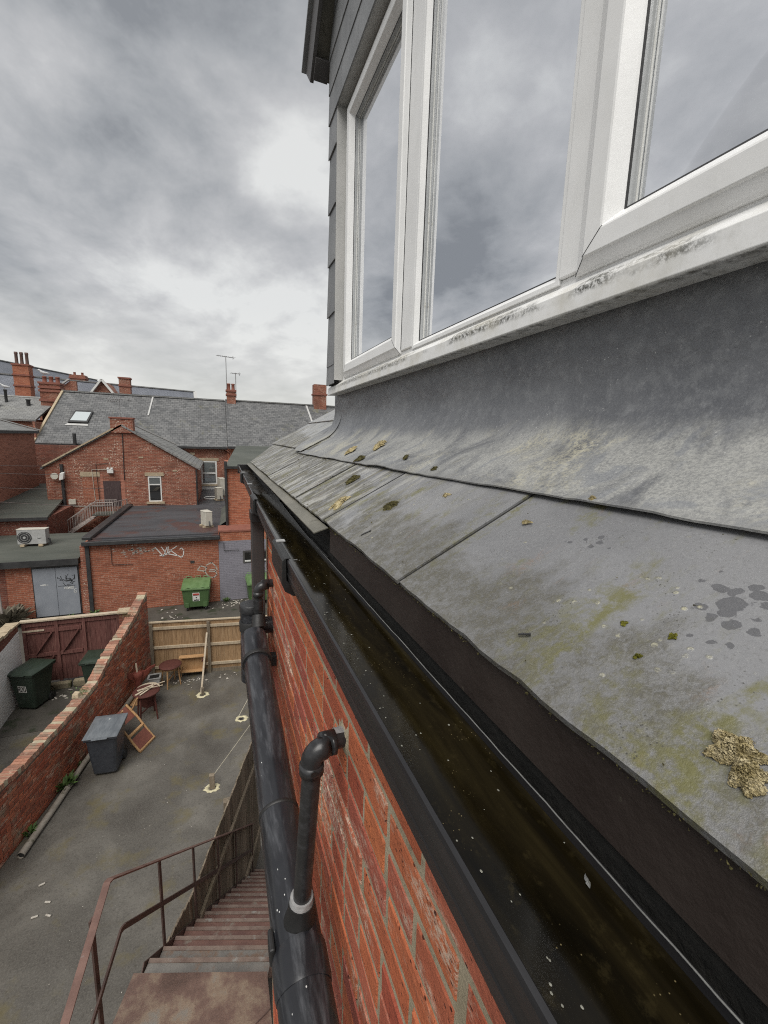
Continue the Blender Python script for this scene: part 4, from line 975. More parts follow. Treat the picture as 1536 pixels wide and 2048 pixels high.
# ================================================================== METAL STAIRCASE (runs down beside the house, skewed to it)
SO = Vector((-.702, 3.017)); SDv = Vector((.332, .943)); SN = Vector((.943, -.332))
st = thing('metal_staircase', 'rusty red metal staircase with chequer plate landing and flat bar handrail', 'staircase', (-.3, 3.5, 0))
MB().prism([(-.702, 3.017, 3.0), (-.789, 2.748, 3.0), (-.85, 2.1, 3.0), (-.92, -1, 3.0), (.232, -1, 3.0), (.232, 2.688, 3.0)], (0, 0, 3.0), (0, 0, 2.955)).build('landing_plate', 'rust', st)
MB().bar((-.87, 1.95, 3.004), (.232, 2.46, 3.004), .006, .004).build('plate_seam', 'steel_dark', st)
for k in range(1, 16):
    a = SO + SDv * (.2125 * (k - 1) - .005); b_ = SO + SDv * (.2125 * k + .006); z = 3.0 - .19 * k
    w0 = w1_ = .97
    if a.y - .3 < 2.44:
        w0 = min(.97, (.232 - a.x) / SN.x); w1_ = min(.97, (.232 - b_.x) / SN.x)
        if (a + SN * w0).y > 2.43: w0 = w1_ = .97 if k > 3 else min((.232 - a.x) / SN.x, .97)
    ar = a + SN * w0; br = b_ + SN * w1_
    t = MB(); t.hexa([(a.x, a.y, z - .006), (ar.x, ar.y, z - .006), (br.x, br.y, z - .006), (b_.x, b_.y, z - .006), (a.x, a.y, z), (ar.x, ar.y, z), (br.x, br.y, z), (b_.x, b_.y, z)])
    c_ = b_ - SDv * .006; cr_ = br - SDv * .006
    t.hexa([(c_.x, c_.y, z - .05), (cr_.x, cr_.y, z - .05), (br.x, br.y, z - .05), (b_.x, b_.y, z - .05), (c_.x, c_.y, z - .0062), (cr_.x, cr_.y, z - .0062), (br.x, br.y, z - .0062), (b_.x, b_.y, z - .0062)])
    tr = t.build('tread', 'tread_grey' if k in (1, 2) else 'rust_red', st)
    n0, n1_ = b_ - SDv * .032, br - SDv * .032
    MB().hexa([(n0.x, n0.y, z + .0005), (n1_.x, n1_.y, z + .0005), (br.x, br.y, z + .0005), (b_.x, b_.y, z + .0005), (n0.x, n0.y, z + .006), (n1_.x, n1_.y, z + .006), (br.x, br.y, z + .006), (b_.x, b_.y, z + .006)]).build('nosing', 'nosing', tr)
def sl_pt(d, off, z): p = SO + SDv * d + SN * off; return Vector((p.x, p.y, z))
for off in (-.012, .975):
    MB().bar(sl_pt(.10 if off < 0 else .5, off, 3.0 - .894 * (.10 if off < 0 else .5) - .10), sl_pt(3.25, off, 3.0 - .894 * 3.25 - .10), .008, .16).build('stringer', 'steel_dark', st)
MB().bar((-.70, 3.02, 2.91), (-.93, -1, 2.91), .01, .15).build('landing_beam', 'steel_dark', st)
def flat(path, w, h, nm, mat):
    b = MB()
    for p, q in zip(path[:-1], path[1:]): b.bar(p, q, w, h)
    return b.build(nm, mat, st)
top = [(-.86, .9, 4.046), (-.804, 2.11, 4.046), (-.767, 2.834, 4.046), (-.755, 2.87, 4.03), (.331, 5.951, 1.084), (.36, 6.03, 1.0)]
flat(top, .042, .010, 'handrail', 'rust_bar')
mid = [(-.83, .9, 3.53), (-.794, 2.425, 3.53), (-.735, 2.92, 3.53), (-.722, 2.955, 3.515), (.303, 5.871, .698)]
flat(mid, .012, .038, 'mid_rail', 'steel_dark')
for x, y, z0, z1 in ((-.555, 3.44, 2.55, 3.465), (-.346, 4.03, 1.99, 2.91), (-.133, 4.63, 1.44, 2.335), (.075, 5.23, .88, 1.765), (.325, 5.94, .0, 1.09), (-.808, 2.62, 2.95, 4.04), (-.86, 1.2, 2.95, 4.04)):
    MB().bar((x, y, z0), (x, y, z1), .012, .034, (.332, .943, 0)).build('post', 'steel_dark', st)

# ================================================================== PALISADE between stairs and yard
pal = thing('palisade_fence', 'tall weathered brown board fence beside the metal stairs', 'fence', (-.2, 4.8, 0))
rnd = random.Random(21); d = .52
PO = SO + SN * (-.03)
while d < 3.6:
    w_ = .088; p = PO + SDv * d; q = PO + SDv * (d + w_); hh = 2.34 + rnd.uniform(-.015, .015) + (.16 * max(0, 1 - (d - .5) / .5))
    off = SN * (-.018); of2 = SN * rnd.uniform(-.004, .002)
    p2, q2 = p + of2, q + of2
    MB().hexa([(p2.x, p2.y, 0), (q2.x, q2.y, 0), (q2.x + off.x, q2.y + off.y, 0), (p2.x + off.x, p2.y + off.y, 0), (p2.x, p2.y, hh), (q2.x, q2.y, hh + rnd.uniform(-.01, .01)), (q2.x + off.x, q2.y + off.y, hh), (p2.x + off.x, p2.y + off.y, hh)]).build('board', 'palisade', pal)
    d += w_ + rnd.uniform(.004, .012)
for zz_ in (.5, 1.9):
    a = PO + SDv * .5 + SN * .02; b_ = PO + SDv * 3.6 + SN * .02; MB().bar((a.x, a.y, zz_), (b_.x, b_.y, zz_), .035, .07).build('rail', 'palisade', pal)
for dd in (.62, 2.3):
    a = PO + SDv * dd - SN * .06; MB().box(a.x - .04, a.x + .04, a.y - .04, a.y + .04, 0, 2.28).build('post', 'palisade', pal)

# ================================================================== YARD WALL (brick, sweeping up to the back)
WP = Vector((-3.408, 7.667)); WD = Vector((.241, .971)); WN = Vector((.971, -.241))      # face line, direction, outward (towards the yard)
TOP = [(-2.2, 1.42), (0, 1.36), (.6, 1.28), (2.3, 1.30), (2.97, 1.37), (3.68, 1.69), (4.37, 1.87), (5.1, 2.10), (5.83, 2.46)]
def wtop(s):
    for (a, za), (b_, zb) in zip(TOP[:-1], TOP[1:]):
        if s <= b_: return za + (zb - za) * (s - a) / (b_ - a)
    return TOP[-1][1]
yw = thing('yard_wall', 'weathered red brick yard wall sweeping up towards the back fence', 'wall', (-2.7, 10.4, 0))
def wpnt(s, o, z): p = WP + WD * s + WN * o; return Vector((p.x, p.y, z))
S0, S1 = -2.2, 5.80
ss = [S0 + (S1 - S0) * i / 40 for i in range(41)]; b = MB()
vs = []
for s_ in ss: vs += [wpnt(s_, -.006, 0), wpnt(s_, -.225, 0), wpnt(s_, -.225, wtop(s_) - .10), wpnt(s_, -.006, wtop(s_) - .10)]
b.add(vs, [(4 * i + k, 4 * (i + 1) + k, 4 * (i + 1) + (k + 1) % 4, 4 * i + (k + 1) % 4) for i in range(40) for k in range(4)] + [(0, 1, 2, 3), (163, 162, 161, 160)])
yb = b.build('wall_core', 'yard_mortar', yw)
ang = math.atan2(WD.x, WD.y)
def wbrick(s_, z, L, hh, seed, dep=.05):
    vs, fs = brick_mesh(seed, L, hh, dep); return [wpnt(s_ + y, -x, z + z_) for x, y, z_ in vs], fs
allb = []
k = 0; z = .012
while z < 2.4:
    s_ = S0 + (.1125 if k % 2 else 0); hd = k % 4 == 2
    while s_ < S1 - .06:
        L = .1025 if hd else .215
        L = min(L, S1 - s_)
        if z + .066 < wtop(s_ + (0 if s_ < 2.5 else 0)) - .085 and z + .066 < wtop(s_ + L) - .085: allb.append((s_, z, L))
        s_ += L + .0105
    z += .0755; k += 1
vis = [q for q in allb if q[0] > -.9]
# the largest in view: nearest full stretchers by distance to the eye
vis.sort(key=lambda q: -(q[2] / (wpnt(q[0], 0, q[1]) - Vector((0, 0, H))).length))
single = set(vis[:300]); bs = MB()
protos = {}
iyw = mw(yb).inverted(); Rz = Matrix.Rotation(-ang, 4, 'Z') @ Matrix.Rotation(math.pi, 4, 'Z')
for q in allb:
    s_, z, L = q
    if q in single:
        key = (round(L, 4), random.randint(0, 4))
        if key not in protos:
            vs, fs = brick_mesh(300 + key[1] * 7 + int(L * 1000), L, .0655); mbb = MB().add([(-x, y, z_) for x, y, z_ in vs], [tuple(reversed(f)) for f in fs]); me = mbb.mesh('brick'); me.materials.append(M['yard_brick']); protos[key] = me
        o = bpy.data.objects.new('brick', protos[key]); C.objects.link(o); o.parent = yb
        o.location = iyw @ wpnt(s_, random.uniform(-.003, .002), z); o.rotation_euler = (0, 0, -ang)
    else:
        vs, fs = wbrick(s_, z, L, .0655, random.randint(0, 999)); bs.add(vs, fs)
o = bs.build('far_bricks', 'yard_brick', yb); o['kind'] = 'stuff'
# brick-on-edge coping
s_ = S0; i = 0; rnd = random.Random(9)
while s_ < S1 - .02:
    w_ = .066; zt = wtop(s_ + .03); sl_ = (wtop(s_ + .07) - wtop(s_)) / .07; j = rnd.uniform(-.006, .006); jo = rnd.uniform(-.010, .010)
    if rnd.random() > .03 and not (1.98 < s_ < 2.15):
        zb = zt - .098; z1_, z2_ = zt + j, zt + j + sl_ * w_
        MB().hexa([wpnt(s_, .004 + jo, zb), wpnt(s_ + w_, .004 + jo, zb + sl_ * w_), wpnt(s_ + w_, -.232 + jo, zb + sl_ * w_), wpnt(s_, -.232 + jo, zb), wpnt(s_ + rnd.uniform(0, .006), -.002 + jo, z1_), wpnt(s_ + w_ - rnd.uniform(0, .006), -.002 + jo, z2_), wpnt(s_ + w_ - rnd.uniform(0, .006), -.226 + jo, z2_), wpnt(s_ + rnd.uniform(0, .006), -.226 + jo, z1_)]).build('coping_brick', 'cop_brick' , yw)
    s_ += w_ + .0095; i += 1
b = MB(); rnd = random.Random(4)                     # cement bedding between the coping bricks
for i in range(40):
    a, c_ = ss[i], ss[i + 1]
    b.hexa([wpnt(a, -.004, wtop(a) - .102), wpnt(c_, -.004, wtop(c_) - .102), wpnt(c_, -.224, wtop(c_) - .102), wpnt(a, -.224, wtop(a) - .102), wpnt(a, -.008, wtop(a) - .012), wpnt(c_, -.008, wtop(c_) - .012), wpnt(c_, -.218, wtop(c_) - .012), wpnt(a, -.218, wtop(a) - .012)])
b.build('coping_bed', 'mortar', yw)
def moss_heap(c, L, mat, label, seed, nm='moss_clump'):
    b = MB(); rnd = random.Random(seed); c = Vector(c)
    for i in range(220):
        q = Vector((rnd.gauss(0, L * .28), rnd.gauss(0, L * .28), abs(rnd.gauss(0, L * .10)))); r = rnd.uniform(.006, .018)
        dd = [Vector((rnd.uniform(-1, 1), rnd.uniform(-1, 1), rnd.uniform(-.3, 1))).normalized() * r for _ in range(4)]; b.add([c + q + e_ for e_ in dd], [(0, 1, 2), (0, 2, 3), (0, 3, 1), (1, 3, 2)])
    return tag(b.build(nm, mat), label, 'moss')
moss_heap(wpnt(2.62, -.13, wtop(2.62) + .01), .32, 'leaf', 'green weedy tuft growing out of the yard wall coping', 3)
moss_heap(wpnt(5.0, -.20, wtop(5.0) + .01), .26, 'moss_dark', 'olive moss cushion near the top end of the yard wall', 6)
tag(MB().hexa([wpnt(2.44, -.26, 1.30), wpnt(2.60, -.26, 1.31), wpnt(2.60, -.12, 1.31), wpnt(2.44, -.12, 1.30), wpnt(2.46, -.25, 1.40), wpnt(2.58, -.25, 1.41), wpnt(2.57, -.14, 1.40), wpnt(2.47, -.14, 1.39)]).build('loose_stone', 'stone', bevel=.015), 'pale loose stone sitting on the yard wall coping', 'stone')

# ================================================================== BACK FENCE
FA = Vector((-1.95, 12.975)); FB = Vector((1.6, 12.44)); FD = (FB - FA).normalized(); FN = Vector((FD.y, -FD.x))
fence = thing('yard_fence', 'golden brown timber fence with pale rails closing the back of the yard', 'fence', (-.2, 12.7, 0))
s_ = 0; rnd = random.Random(2)
while s_ < 3.5:
    w_ = .118; p = FA + FD * s_; q = FA + FD * (s_ + w_ - .003); o = -FN * (.012 if int(s_ / .12) % 2 else .016)
    zt = 1.62
    MB().hexa([(p.x, p.y, .10), (q.x, q.y, .10), (q.x + o.x, q.y + o.y, .10), (p.x + o.x, p.y + o.y, .10), (p.x, p.y, zt), (q.x, q.y, zt), (q.x + o.x, q.y + o.y, zt), (p.x + o.x, p.y + o.y, zt)]).build('board', 'fence', fence)
    s_ += w_
for zz_ in (.27, .885, 1.47):
    a, b_ = FA + FN * .024, FB + FN * .024; MB().bar((a.x, a.y, zz_), (b_.x, b_.y, zz_), .045, .075).build('rail', 'fence_rail', fence)
a, b_ = FA - FN * .006, FB - FN * .006; MB().bar((a.x, a.y, 1.645), (b_.x, b_.y, 1.645), .075, .03).build('capping', 'fence_rail', fence)
a, b_ = FA + FN * .002, FB + FN * .002; MB().bar((a.x, a.y, .05), (b_.x, b_.y, .05), .03, .10).build('gravel_board', 'palisade', fence)
for sp_ in (.05, 1.58, 3.2):
    p = FA + FD * sp_ + FN * .055; MB().box(p.x - .04, p.x + .04, p.y - .035, p.y + .035, 0, 1.60).build('post', 'palisade', fence)
tag(MB().bar((-.60, 11.62, .02), (-.43, 12.55, 1.33), .045, .045).build('timber_prop', 'furn_grey'), 'slim whitish timber prop leaning on the back fence post', 'prop')
def foam_ring(c, r, label, seed, stump=0, cat='foam'):
    b = MB(); rnd = random.Random(seed); n = 22
    o = [Vector((c[0] + math.cos(2 * math.pi * i / n) * r * rnd.uniform(.8, 1.2) * 1.25, c[1] + math.sin(2 * math.pi * i / n) * r * rnd.uniform(.8, 1.2), .003)) for i in range(n)]
    m_ = [Vector((c[0] + (q.x - c[0]) * .8, c[1] + (q.y - c[1]) * .8, .028 * rnd.uniform(.6, 1.3))) for q in o]
    i_ = [Vector((c[0] + (q.x - c[0]) * .5, c[1] + (q.y - c[1]) * .5, .004)) for q in o]
    b.add(o + m_ + i_, [(i, (i + 1) % n, n + (i + 1) % n, n + i) for i in range(n)] + [(n + i, n + (i + 1) % n, 2 * n + (i + 1) % n, 2 * n + i) for i in range(n)], True)
    return tag(b.build('foam_collar', 'foam', fixn=False), label, cat)
foam_ring((-.297, 8.13), .12, 'yellow foam ring round the wooden post stump', 1)
foam_ring((.36, 10.17), .12, 'yellow foam ring at the empty post hole beside the soil pipe', 2)
foam_ring((-.56, 11.55), .13, 'pale foam ring at the foot of the timber prop', 3)
b = MB(); b.box(-.345, -.245, 8.10, 8.185, 0, .30); tag(b.build('post_stump', 'palisade', bevel=.006), 'short sawn wooden post stump standing in the yard', 'stump')
tag(MB().box(-.595, -.525, 11.53, 11.60, 0, .20).build('post_stump', 'palisade', bevel=.006), 'small post stump at the foot of the timber prop', 'stump')
tag(MB().tube([(-.25, 8.15, .29), (.25, 9.1, .20), (.85, 10.3, .06)], .006, 6).build('guy_string', 'string'), 'pale string running from the stump towards the soil pipe', 'string')
tag(MB().tube([(.29, 10.12, .10), (.75, 11.0, .30)], .007, 6).build('guy_string', 'string'), 'pale string at the empty post hole beside the soil pipe', 'string')
b = MB(); b.lathe([(.055, 0), (.05, .002), (.045, -.02)], (.345, 10.15, .006), 12); tag(b.build('post_hole', 'black'), 'dark hole inside the foam ring beside the soil pipe', 'hole')

# ================================================================== BINS
def wheelie(name, label, loc, rz, body, lid, scale=1.0, sticker=None, group=None):
    t = thing(name, label, 'bin', loc, rz, group); s = scale
    W0, D0, W1, D1, Z1 = .215 * s, .24 * s, .28 * s, .335 * s, .93 * s
    def pb(b, nm, mat, bev=0): return b.build(nm, mat, t, True, bev)
    pb(MB().hexa([(-W0, -D0, .03), (W0, -D0, .03), (W0, D0 * .8, .03), (-W0, D0 * .8, .03), (-W1, -D1, Z1), (W1, -D1, Z1), (W1, D1, Z1), (-W1, D1, Z1)]), 'body', body, .055)
    pb(MB().box(-W1 - .02, W1 + .02, -D1 - .02, D1 + .02, Z1 - .045, Z1 + .005), 'rim', body, .012)
    ld = MB(); nx, ny = 8, 10
    def lf(u, v):
        x = (u - .5) * 2 * (W1 + .028); y = (v - .5) * 2 * (D1 + .03); k = (1 - abs(u - .5) ** 4 * 16) * (1 - abs(v - .5) ** 4 * 16)
        return (x, y, Z1 + .012 + .055 * k + .03 * v)
    ld.grid(lf, nx, ny); pb(ld, 'lid', lid)
    pb(MB().box(-W1 - .03, W1 + .03, -D1 - .035, D1 + .03, Z1 + .006, Z1 + .026), 'lid_rim', lid, .008)
    pb(MB().box(-W1 * .5, W1 * .5, -D1 - .075, -D1 - .035, Z1 + .008, Z1 + .024), 'lid_handle', lid, .006)
    pb(MB().tube([(-W1 * .9, D1 + .06, Z1 - .02), (W1 * .9, D1 + .06, Z1 - .02)], .016, 10), 'handle', body)
    for sx in (-1, 1):
        pb(MB().box(sx * W1 * .85 - .012, sx * W1 * .85 + .012, D1 + .0, D1 + .07, Z1 - .04, Z1), 'handle_arm', body, .003)
        pb(MB().tube([(sx * (W0 + .015) - .025, D0 * .8 + .03, .10), (sx * (W0 + .015) + .025, D0 * .8 + .03, .10)], .10, 18), 'wheel', 'black')
    pb(MB().tube([(-W0, D0 * .8 + .03, .10), (W0, D0 * .8 + .03, .10)], .012, 8), 'axle', 'black')
    if sticker: sticker(t, W0, D0, W1, D1, Z1)
    return t
def glyph(ch):
    G = {'R': [[(0, 0), (0, 1), (.6, 1), (.6, .55), (0, .5)], [(.25, .5), (.65, 0)]], '2': [[(0, .8), (.15, 1), (.5, 1), (.6, .75), (0, 0), (.65, 0)]],
         '0': [[(.1, 0), (0, .3), (0, .7), (.1, 1), (.5, 1), (.6, .7), (.6, .3), (.5, 0), (.1, 0)]], 'D': [[(0, 0), (0, 1), (.4, .9), (.6, .5), (.4, .1), (0, 0)]],
         'O': [[(.1, 0), (0, .5), (.1, 1), (.5, 1), (.6, .5), (.5, 0), (.1, 0)]], 'N': [[(0, 0), (0, 1), (.6, 0), (.6, 1)]], 'E': [[(.6, 1), (0, 1), (0, 0), (.6, 0)], [(0, .5), (.5, .5)]],
         '6': [[(.6, 1), (.2, .9), (0, .5), (.05, .1), (.3, 0), (.6, .15), (.6, .4), (.3, .5), (.05, .35)]]}
    return G[ch]
def ribbon(paths, w, fn, d=.003):
    """flat painted strokes: 2-D polylines mapped on a surface by fn(x, y, lift)"""
    b = MB()
    for pth in paths:
        for p, q in zip(pth[:-1], pth[1:]):
            p, q = Vector(p), Vector(q); dd = (q - p)
            if dd.length < 1e-6: continue
            dd.normalize(); n = Vector((-dd.y, dd.x)) * w / 2; p2, q2 = p - dd * w * .3, q + dd * w * .3
            c = [p2 - n, q2 - n, q2 + n, p2 + n]; b.add([fn(v.x, v.y, d) for v in c], [(0, 1, 2, 3)])
    return b
def text_paths(txt, x, y, h, w):
    out = []
    for i, ch in enumerate(txt): out += [[(x + i * w * 1.35 + px * w / .6 * .9, y + py * h) for px, py in p] for p in glyph(ch)]
    return out
def num_sticker(t, W0, D0, W1, D1, Z1):
    def fn(x, z, l):
        k = (z - .03) / (Z1 - .03); return (x, -(D0 + (D1 - D0) * k) - l, z)
    b = MB(); b.add([fn(-.11, .52, .004), fn(.10, .52, .004), fn(.10, .70, .004), fn(-.11, .70, .004)], [(0, 1, 2, 3)]); b.build('number_patch', 'paper', t, True)
    ribbon(text_paths('R20', -.095, .55, .12, .048), .016, fn, .007).build('number', 'black', t, True)
def lid_label(t, W0, D0, W1, D1, Z1):
    b = MB(); b.add([(.02, -.06, Z1 + .078), (.20, -.06, Z1 + .066), (.20, .16, Z1 + .074), (.02, .16, Z1 + .088)], [(0, 1, 2, 3)]); b.build('lid_label', 'paper', t, True)
wheelie('wheelie_bin', 'grey wheelie bin with pale label on its lid beside the yard wall', (-2.32, 9.42, 0), R(-6), 'bin_grey', 'bin_lid', 1.0, lid_label)
wheelie('wheelie_bin', 'dark green wheelie bin marked R20 against the white wall', (-4.55, 12.45, 0), R(-22), 'bin_green', 'bin_green', 1.08, num_sticker)
wheelie('wheelie_bin', 'dark green wheelie bin half hidden behind the yard wall', (-3.22, 12.75, 0), R(-5), 'bin_green', 'bin_green', 1.0)

def dumpster(label, loc, rz, sign):
    t = thing('dumpster', label, 'dumpster', loc, rz, 'green dumpsters in the alley')
    def pb(b, nm, mat, bev=0): return b.build(nm, mat, t, True, bev)
    pb(MB().hexa([(-.44, -.34, .16), (.44, -.34, .16), (.44, .34, .16), (-.44, .34, .16), (-.50, -.42, .92), (.50, -.42, .92), (.50, .44, .98), (-.50, .44, .98)]), 'body', 'dump', .025)
    pb(MB().hexa([(-.53, -.46, .90), (.53, -.46, .90), (.53, .46, .97), (-.53, .46, .97), (-.53, -.46, .97), (.53, -.46, .97), (.53, .46, 1.04), (-.53, .46, 1.04)]), 'rim', 'dump_lid', .015)
    pb(MB().grid(lambda u, v: (-.51 + 1.02 * u, -.44 + .88 * v, .985 + .16 * math.sin(v * 1.9) + .012 * math.cos(u * 25)), 24, 10), 'lid', 'dump_lid')
    for x in (-.33, .02, .33): pb(MB().tube([(x - .09, .40, 1.13), (x - .09, .44, 1.20), (x + .09, .44, 1.20), (x + .09, .40, 1.13)], .016, 8), 'lid_grip', 'dump_lid')
    for x in (-.40, .26): pb(MB().box(x, x + .14, -.375, -.33, .16, .36), 'foot_rib', 'dump', .01)
    for x in (-.34, .34):
        for y in (-.26, .26):
            w_ = pb(MB().tube([(x - .02, y, .07), (x + .02, y, .07)], .07, 14), 'wheel', 'black'); pb(MB().box(x - .035, x + .035, y - .03, y + .03, .10, .17), 'caster', 'acgrey', .004)
    if sign:
        def fn(x, z, l): k = (z - .16) / .76; return (x, -(.34 + .08 * k) - l, z)
        s = MB().add([fn(-.12, .42, .004), fn(.14, .42, .004), fn(.14, .78, .004), fn(-.12, .78, .004)], [(0, 1, 2, 3)]).build('sign', 'paper', t, True)
        MB().add([fn(-.10, .66, .007), fn(.12, .66, .007), fn(.12, .75, .007), fn(-.10, .75, .007)], [(0, 1, 2, 3)]).build('red_band', 'redprint', s, True)
        ribbon([[(-.08, .68), (.10, .68)], [(-.08, .48), (-.03, .46), (.02, .49), (.08, .46), (.11, .48)], [(-.06, .45), (.1, .45)], [(0, .57), (.03, .59), (.02, .55), (0, .57)]], .022, fn, .009).build('print', 'black', s, True)
    return t
dumpster('green dumpster with a red and white notice on its front', (-.93, 18.0, 0), R(-4), True)
dumpster('green dumpster mostly hidden behind the brown downpipe', (1.50, 17.95, 0), R(3), False)

# ================================================================== FURNITURE PILE
def stool(label, loc, rz, r, hgt, top, leg, splay=.06, tilt=0):
    t = thing('round_stool', label, 'stool', loc, rz)
    MB().lathe([(r * .93, 0), (r, .012), (r, .03), (r * .96, .042), (r * .5, .046)], (0, 0, hgt - .046), 26).build('seat', top, t, True)
    MB().lathe([(r * .78, 0), (r * .78, .06)], (0, 0, hgt - .106), 20).build('apron', leg, t, True)
    for k in range(4):
        a = math.pi / 4 + k * math.pi / 2; MB().tube([(math.cos(a) * r * .68, math.sin(a) * r * .68, hgt - .06), (math.cos(a) * (r * .68 + splay), math.sin(a) * (r * .68 + splay), 0)], .02, 8, True, [.026, .017]).build('leg', leg, t, True)
    MB().bar((-r * .6, -r * .6, hgt * .35), (r * .6, r * .6, hgt * .35), .02, .025).build('stretcher', leg, t, True); return t
stool('round dark wooden stool with loose sticks on its seat', (-1.80, 10.95, 0), .3, .30, .74, 'furn', 'furn')
stool('round maroon topped stool standing by the back fence', (-1.40, 12.35, 0), .5, .29, .62, 'furn', 'furn_pale')
# sticks on the near stool
for i, (dx, dy, a, L, w_) in enumerate(((-.06, -.02, .8, .42, .05), (.02, -.06, .9, .40, .035), (-.02, .05, .55, .36, .04), (.10, .08, .35, .62, .022), (.12, -.02, .1, .5, .02))):
    c = Vector((-1.80 + dx, 10.95 + dy, .755 + .012 * i)); dr = Vector((math.cos(a), math.sin(a), .03)) * L / 2
    tag(MB().bar(c - dr, c + dr, w_, .018).build('loose_stick', 'furn_grey', bevel=.003), ('broad pale stick on the left of the near stool', 'pale stick at the front of the near stool', 'middle pale stick on the near stool', 'longest thin stick overhanging the near stool at right', 'thin lowest-angled stick crossing the near stool')[i], 'stick', 'sticks on the near stool')
# upturned pedestal table: base with three feet in the air
ped = thing('pedestal_table', 'upturned dark red pedestal table with its feet in the air', 'table', (-2.13, 11.92, 0))
MB().lathe([(.36, 0), (.37, .015), (.36, .035), (.05, .04)], (0, 0, .0), 28).build('tabletop', 'furn_pale', ped, True)
MB().lathe([(.10, .03), (.09, .12), (.06, .22), (.085, .30), (.07, .34), (.09, .40), (.06, .48), (.11, .62), (.12, .72), (.09, .74), (.05, .745)], (0, 0, 0), 20).build('column', 'furn_red', ped, True)
for a in (R(185), R(20), R(100)):
    c, s2 = math.cos(a), math.sin(a); b = MB()
    for (r0, z0, h0), (r1, z1, h1) in zip(((.07, .64, .22), (.18, .66, .14), (.30, .76, .07)), ((.18, .66, .14), (.30, .76, .07), (.42, .80, .045))):
        n = Vector((-s2, c, 0)) * .022
        q = [Vector((c * r0, s2 * r0, z0 - h0 / 2)), Vector((c * r1, s2 * r1, z1 - h1 / 2)), Vector((c * r1, s2 * r1, z1 + h1 / 2)), Vector((c * r0, s2 * r0, z0 + h0 / 2))]
        b.hexa([q[0] - n, q[1] - n, q[1] + n, q[0] + n, q[3] - n, q[2] - n, q[2] + n, q[3] + n])
    b.build('foot', 'furn_red', ped, True)
tag(MB().tube([(-2.14, 11.93, .70), (-2.16, 11.95, .98)], .022, 8).build('broken_stick', 'furn_grey'), 'pale stick poking up from the upturned table column', 'stick')
tag(MB().lathe([(.24, 0), (.27, .02), (.28, .05), (.265, .055), (.24, .03), (.05, .03)], (-1.86, 11.55, .40), 26).build('round_tray', 'furn_grey', bevel=.0), 'pale round tray lying between the stool and upturned table', 'tray')
tag(MB().lathe([(.16, 0), (.18, .34), (.17, .40)], (-1.86, 11.55, .0), 18).build('drum_stand', 'furn'), 'dark drum shaped stand under the round tray', 'stand')
# fallen chair against the bin
ch = thing('wooden_chair', 'fallen wooden chair with rust brown seat leaning behind the grey bin', 'chair', (-1.92, 10.02, 0), R(-28))
def cb_(b, nm, mat, bev=.004):
    b.v = [p * 1.25 for p in b.v]; return b.build(nm, mat, ch, True, bev)
for y in (-.19, .19):
    cb_(MB().tube([(-.30, y, .62), (-.10, y, .42), (.10, y, .16), (.22, y, .02)], .02, 8), 'back_post', 'furn_pale', 0)
cb_(MB().bar((.22, -.20, .025), (.22, .20, .025), .05, .035), 'top_rail', 'furn_pale')
cb_(MB().bar((.02, -.18, .27), (.02, .18, .27), .05, .03), 'back_rail', 'furn_pale')
cb_(MB().hexa([(.05, -.175, .20), (.20, -.175, .03), (.20, .175, .03), (.05, .175, .20), (.06, -.175, .22), (.215, -.175, .05), (.215, .175, .05), (.06, .175, .22)]), 'back_panel', 'cushion')
cb_(MB().hexa([(-.30, -.2, .60), (-.12, -.2, .42), (-.12, .2, .42), (-.30, .2, .60), (-.52, -.2, .40), (-.34, -.2, .22), (-.34, .2, .22), (-.52, .2, .40)]), 'seat', 'cushion')
for y in (-.19, .19):
    cb_(MB().tube([(-.20, y, .50), (-.06, y, .78)], .015, 8), 'leg', 'furn_pale', 0); cb_(MB().tube([(-.44, y, .30), (-.60, y, .04)], .015, 8), 'leg', 'furn_pale', 0)
# box table on its side by the fence
bt = thing('side_table', 'small pale wooden table lying on its side against the fence', 'table', (-.86, 12.66, 0), R(-8))
for b, nm, mt in ((MB().box(-.34, .34, .05, .075, .16, .62), 'tabletop', 'furn_pale'), (MB().box(-.34, .34, -.10, .05, .60, .625), 'apron', 'furn_pale'), (MB().box(-.34, .34, -.10, .05, .15, .175), 'apron', 'furn_pale'),
                  (MB().box(.315, .345, -.32, .05, .575, .615), 'leg', 'furn'), (MB().box(.315, .345, -.30, .05, .16, .20), 'leg', 'furn'), (MB().bar((.30, -.05, .02), (.34, .03, .60), .03, .03), 'leg', 'furn_pale'), (MB().bar((-.30, -.05, .0), (-.30, .03, .30), .03, .03), 'leg', 'furn_pale')):
    b.build(nm, mt, bt, True, .004)
tub = thing('plastic_tub', 'grey plastic tub in the corner by the back fence', 'tub', (-1.80, 12.30, 0))
MB().hexa([(-.10, -.09, 0), (.10, -.09, 0), (.10, .09, 0), (-.10, .09, 0), (-.15, -.13, .34), (.15, -.13, .34), (.15, .13, .34), (-.15, .13, .34)]).build('body', 'acgrey', tub, True, .012)
MB().box(-.12, .12, -.10, .10, .3405, .343).build('contents', 'felt_black', tub, True)
frame_t = MB()
for a, b_ in (((-.15, -.13), (.15, -.13)), ((.15, -.13), (.15, .13)), ((.15, .13), (-.15, .13)), ((-.15, .13), (-.15, -.13))): frame_t.bar((*a, .345), (*b_, .345), .03, .02)
frame_t.build('rim', 'acgrey', tub, True)
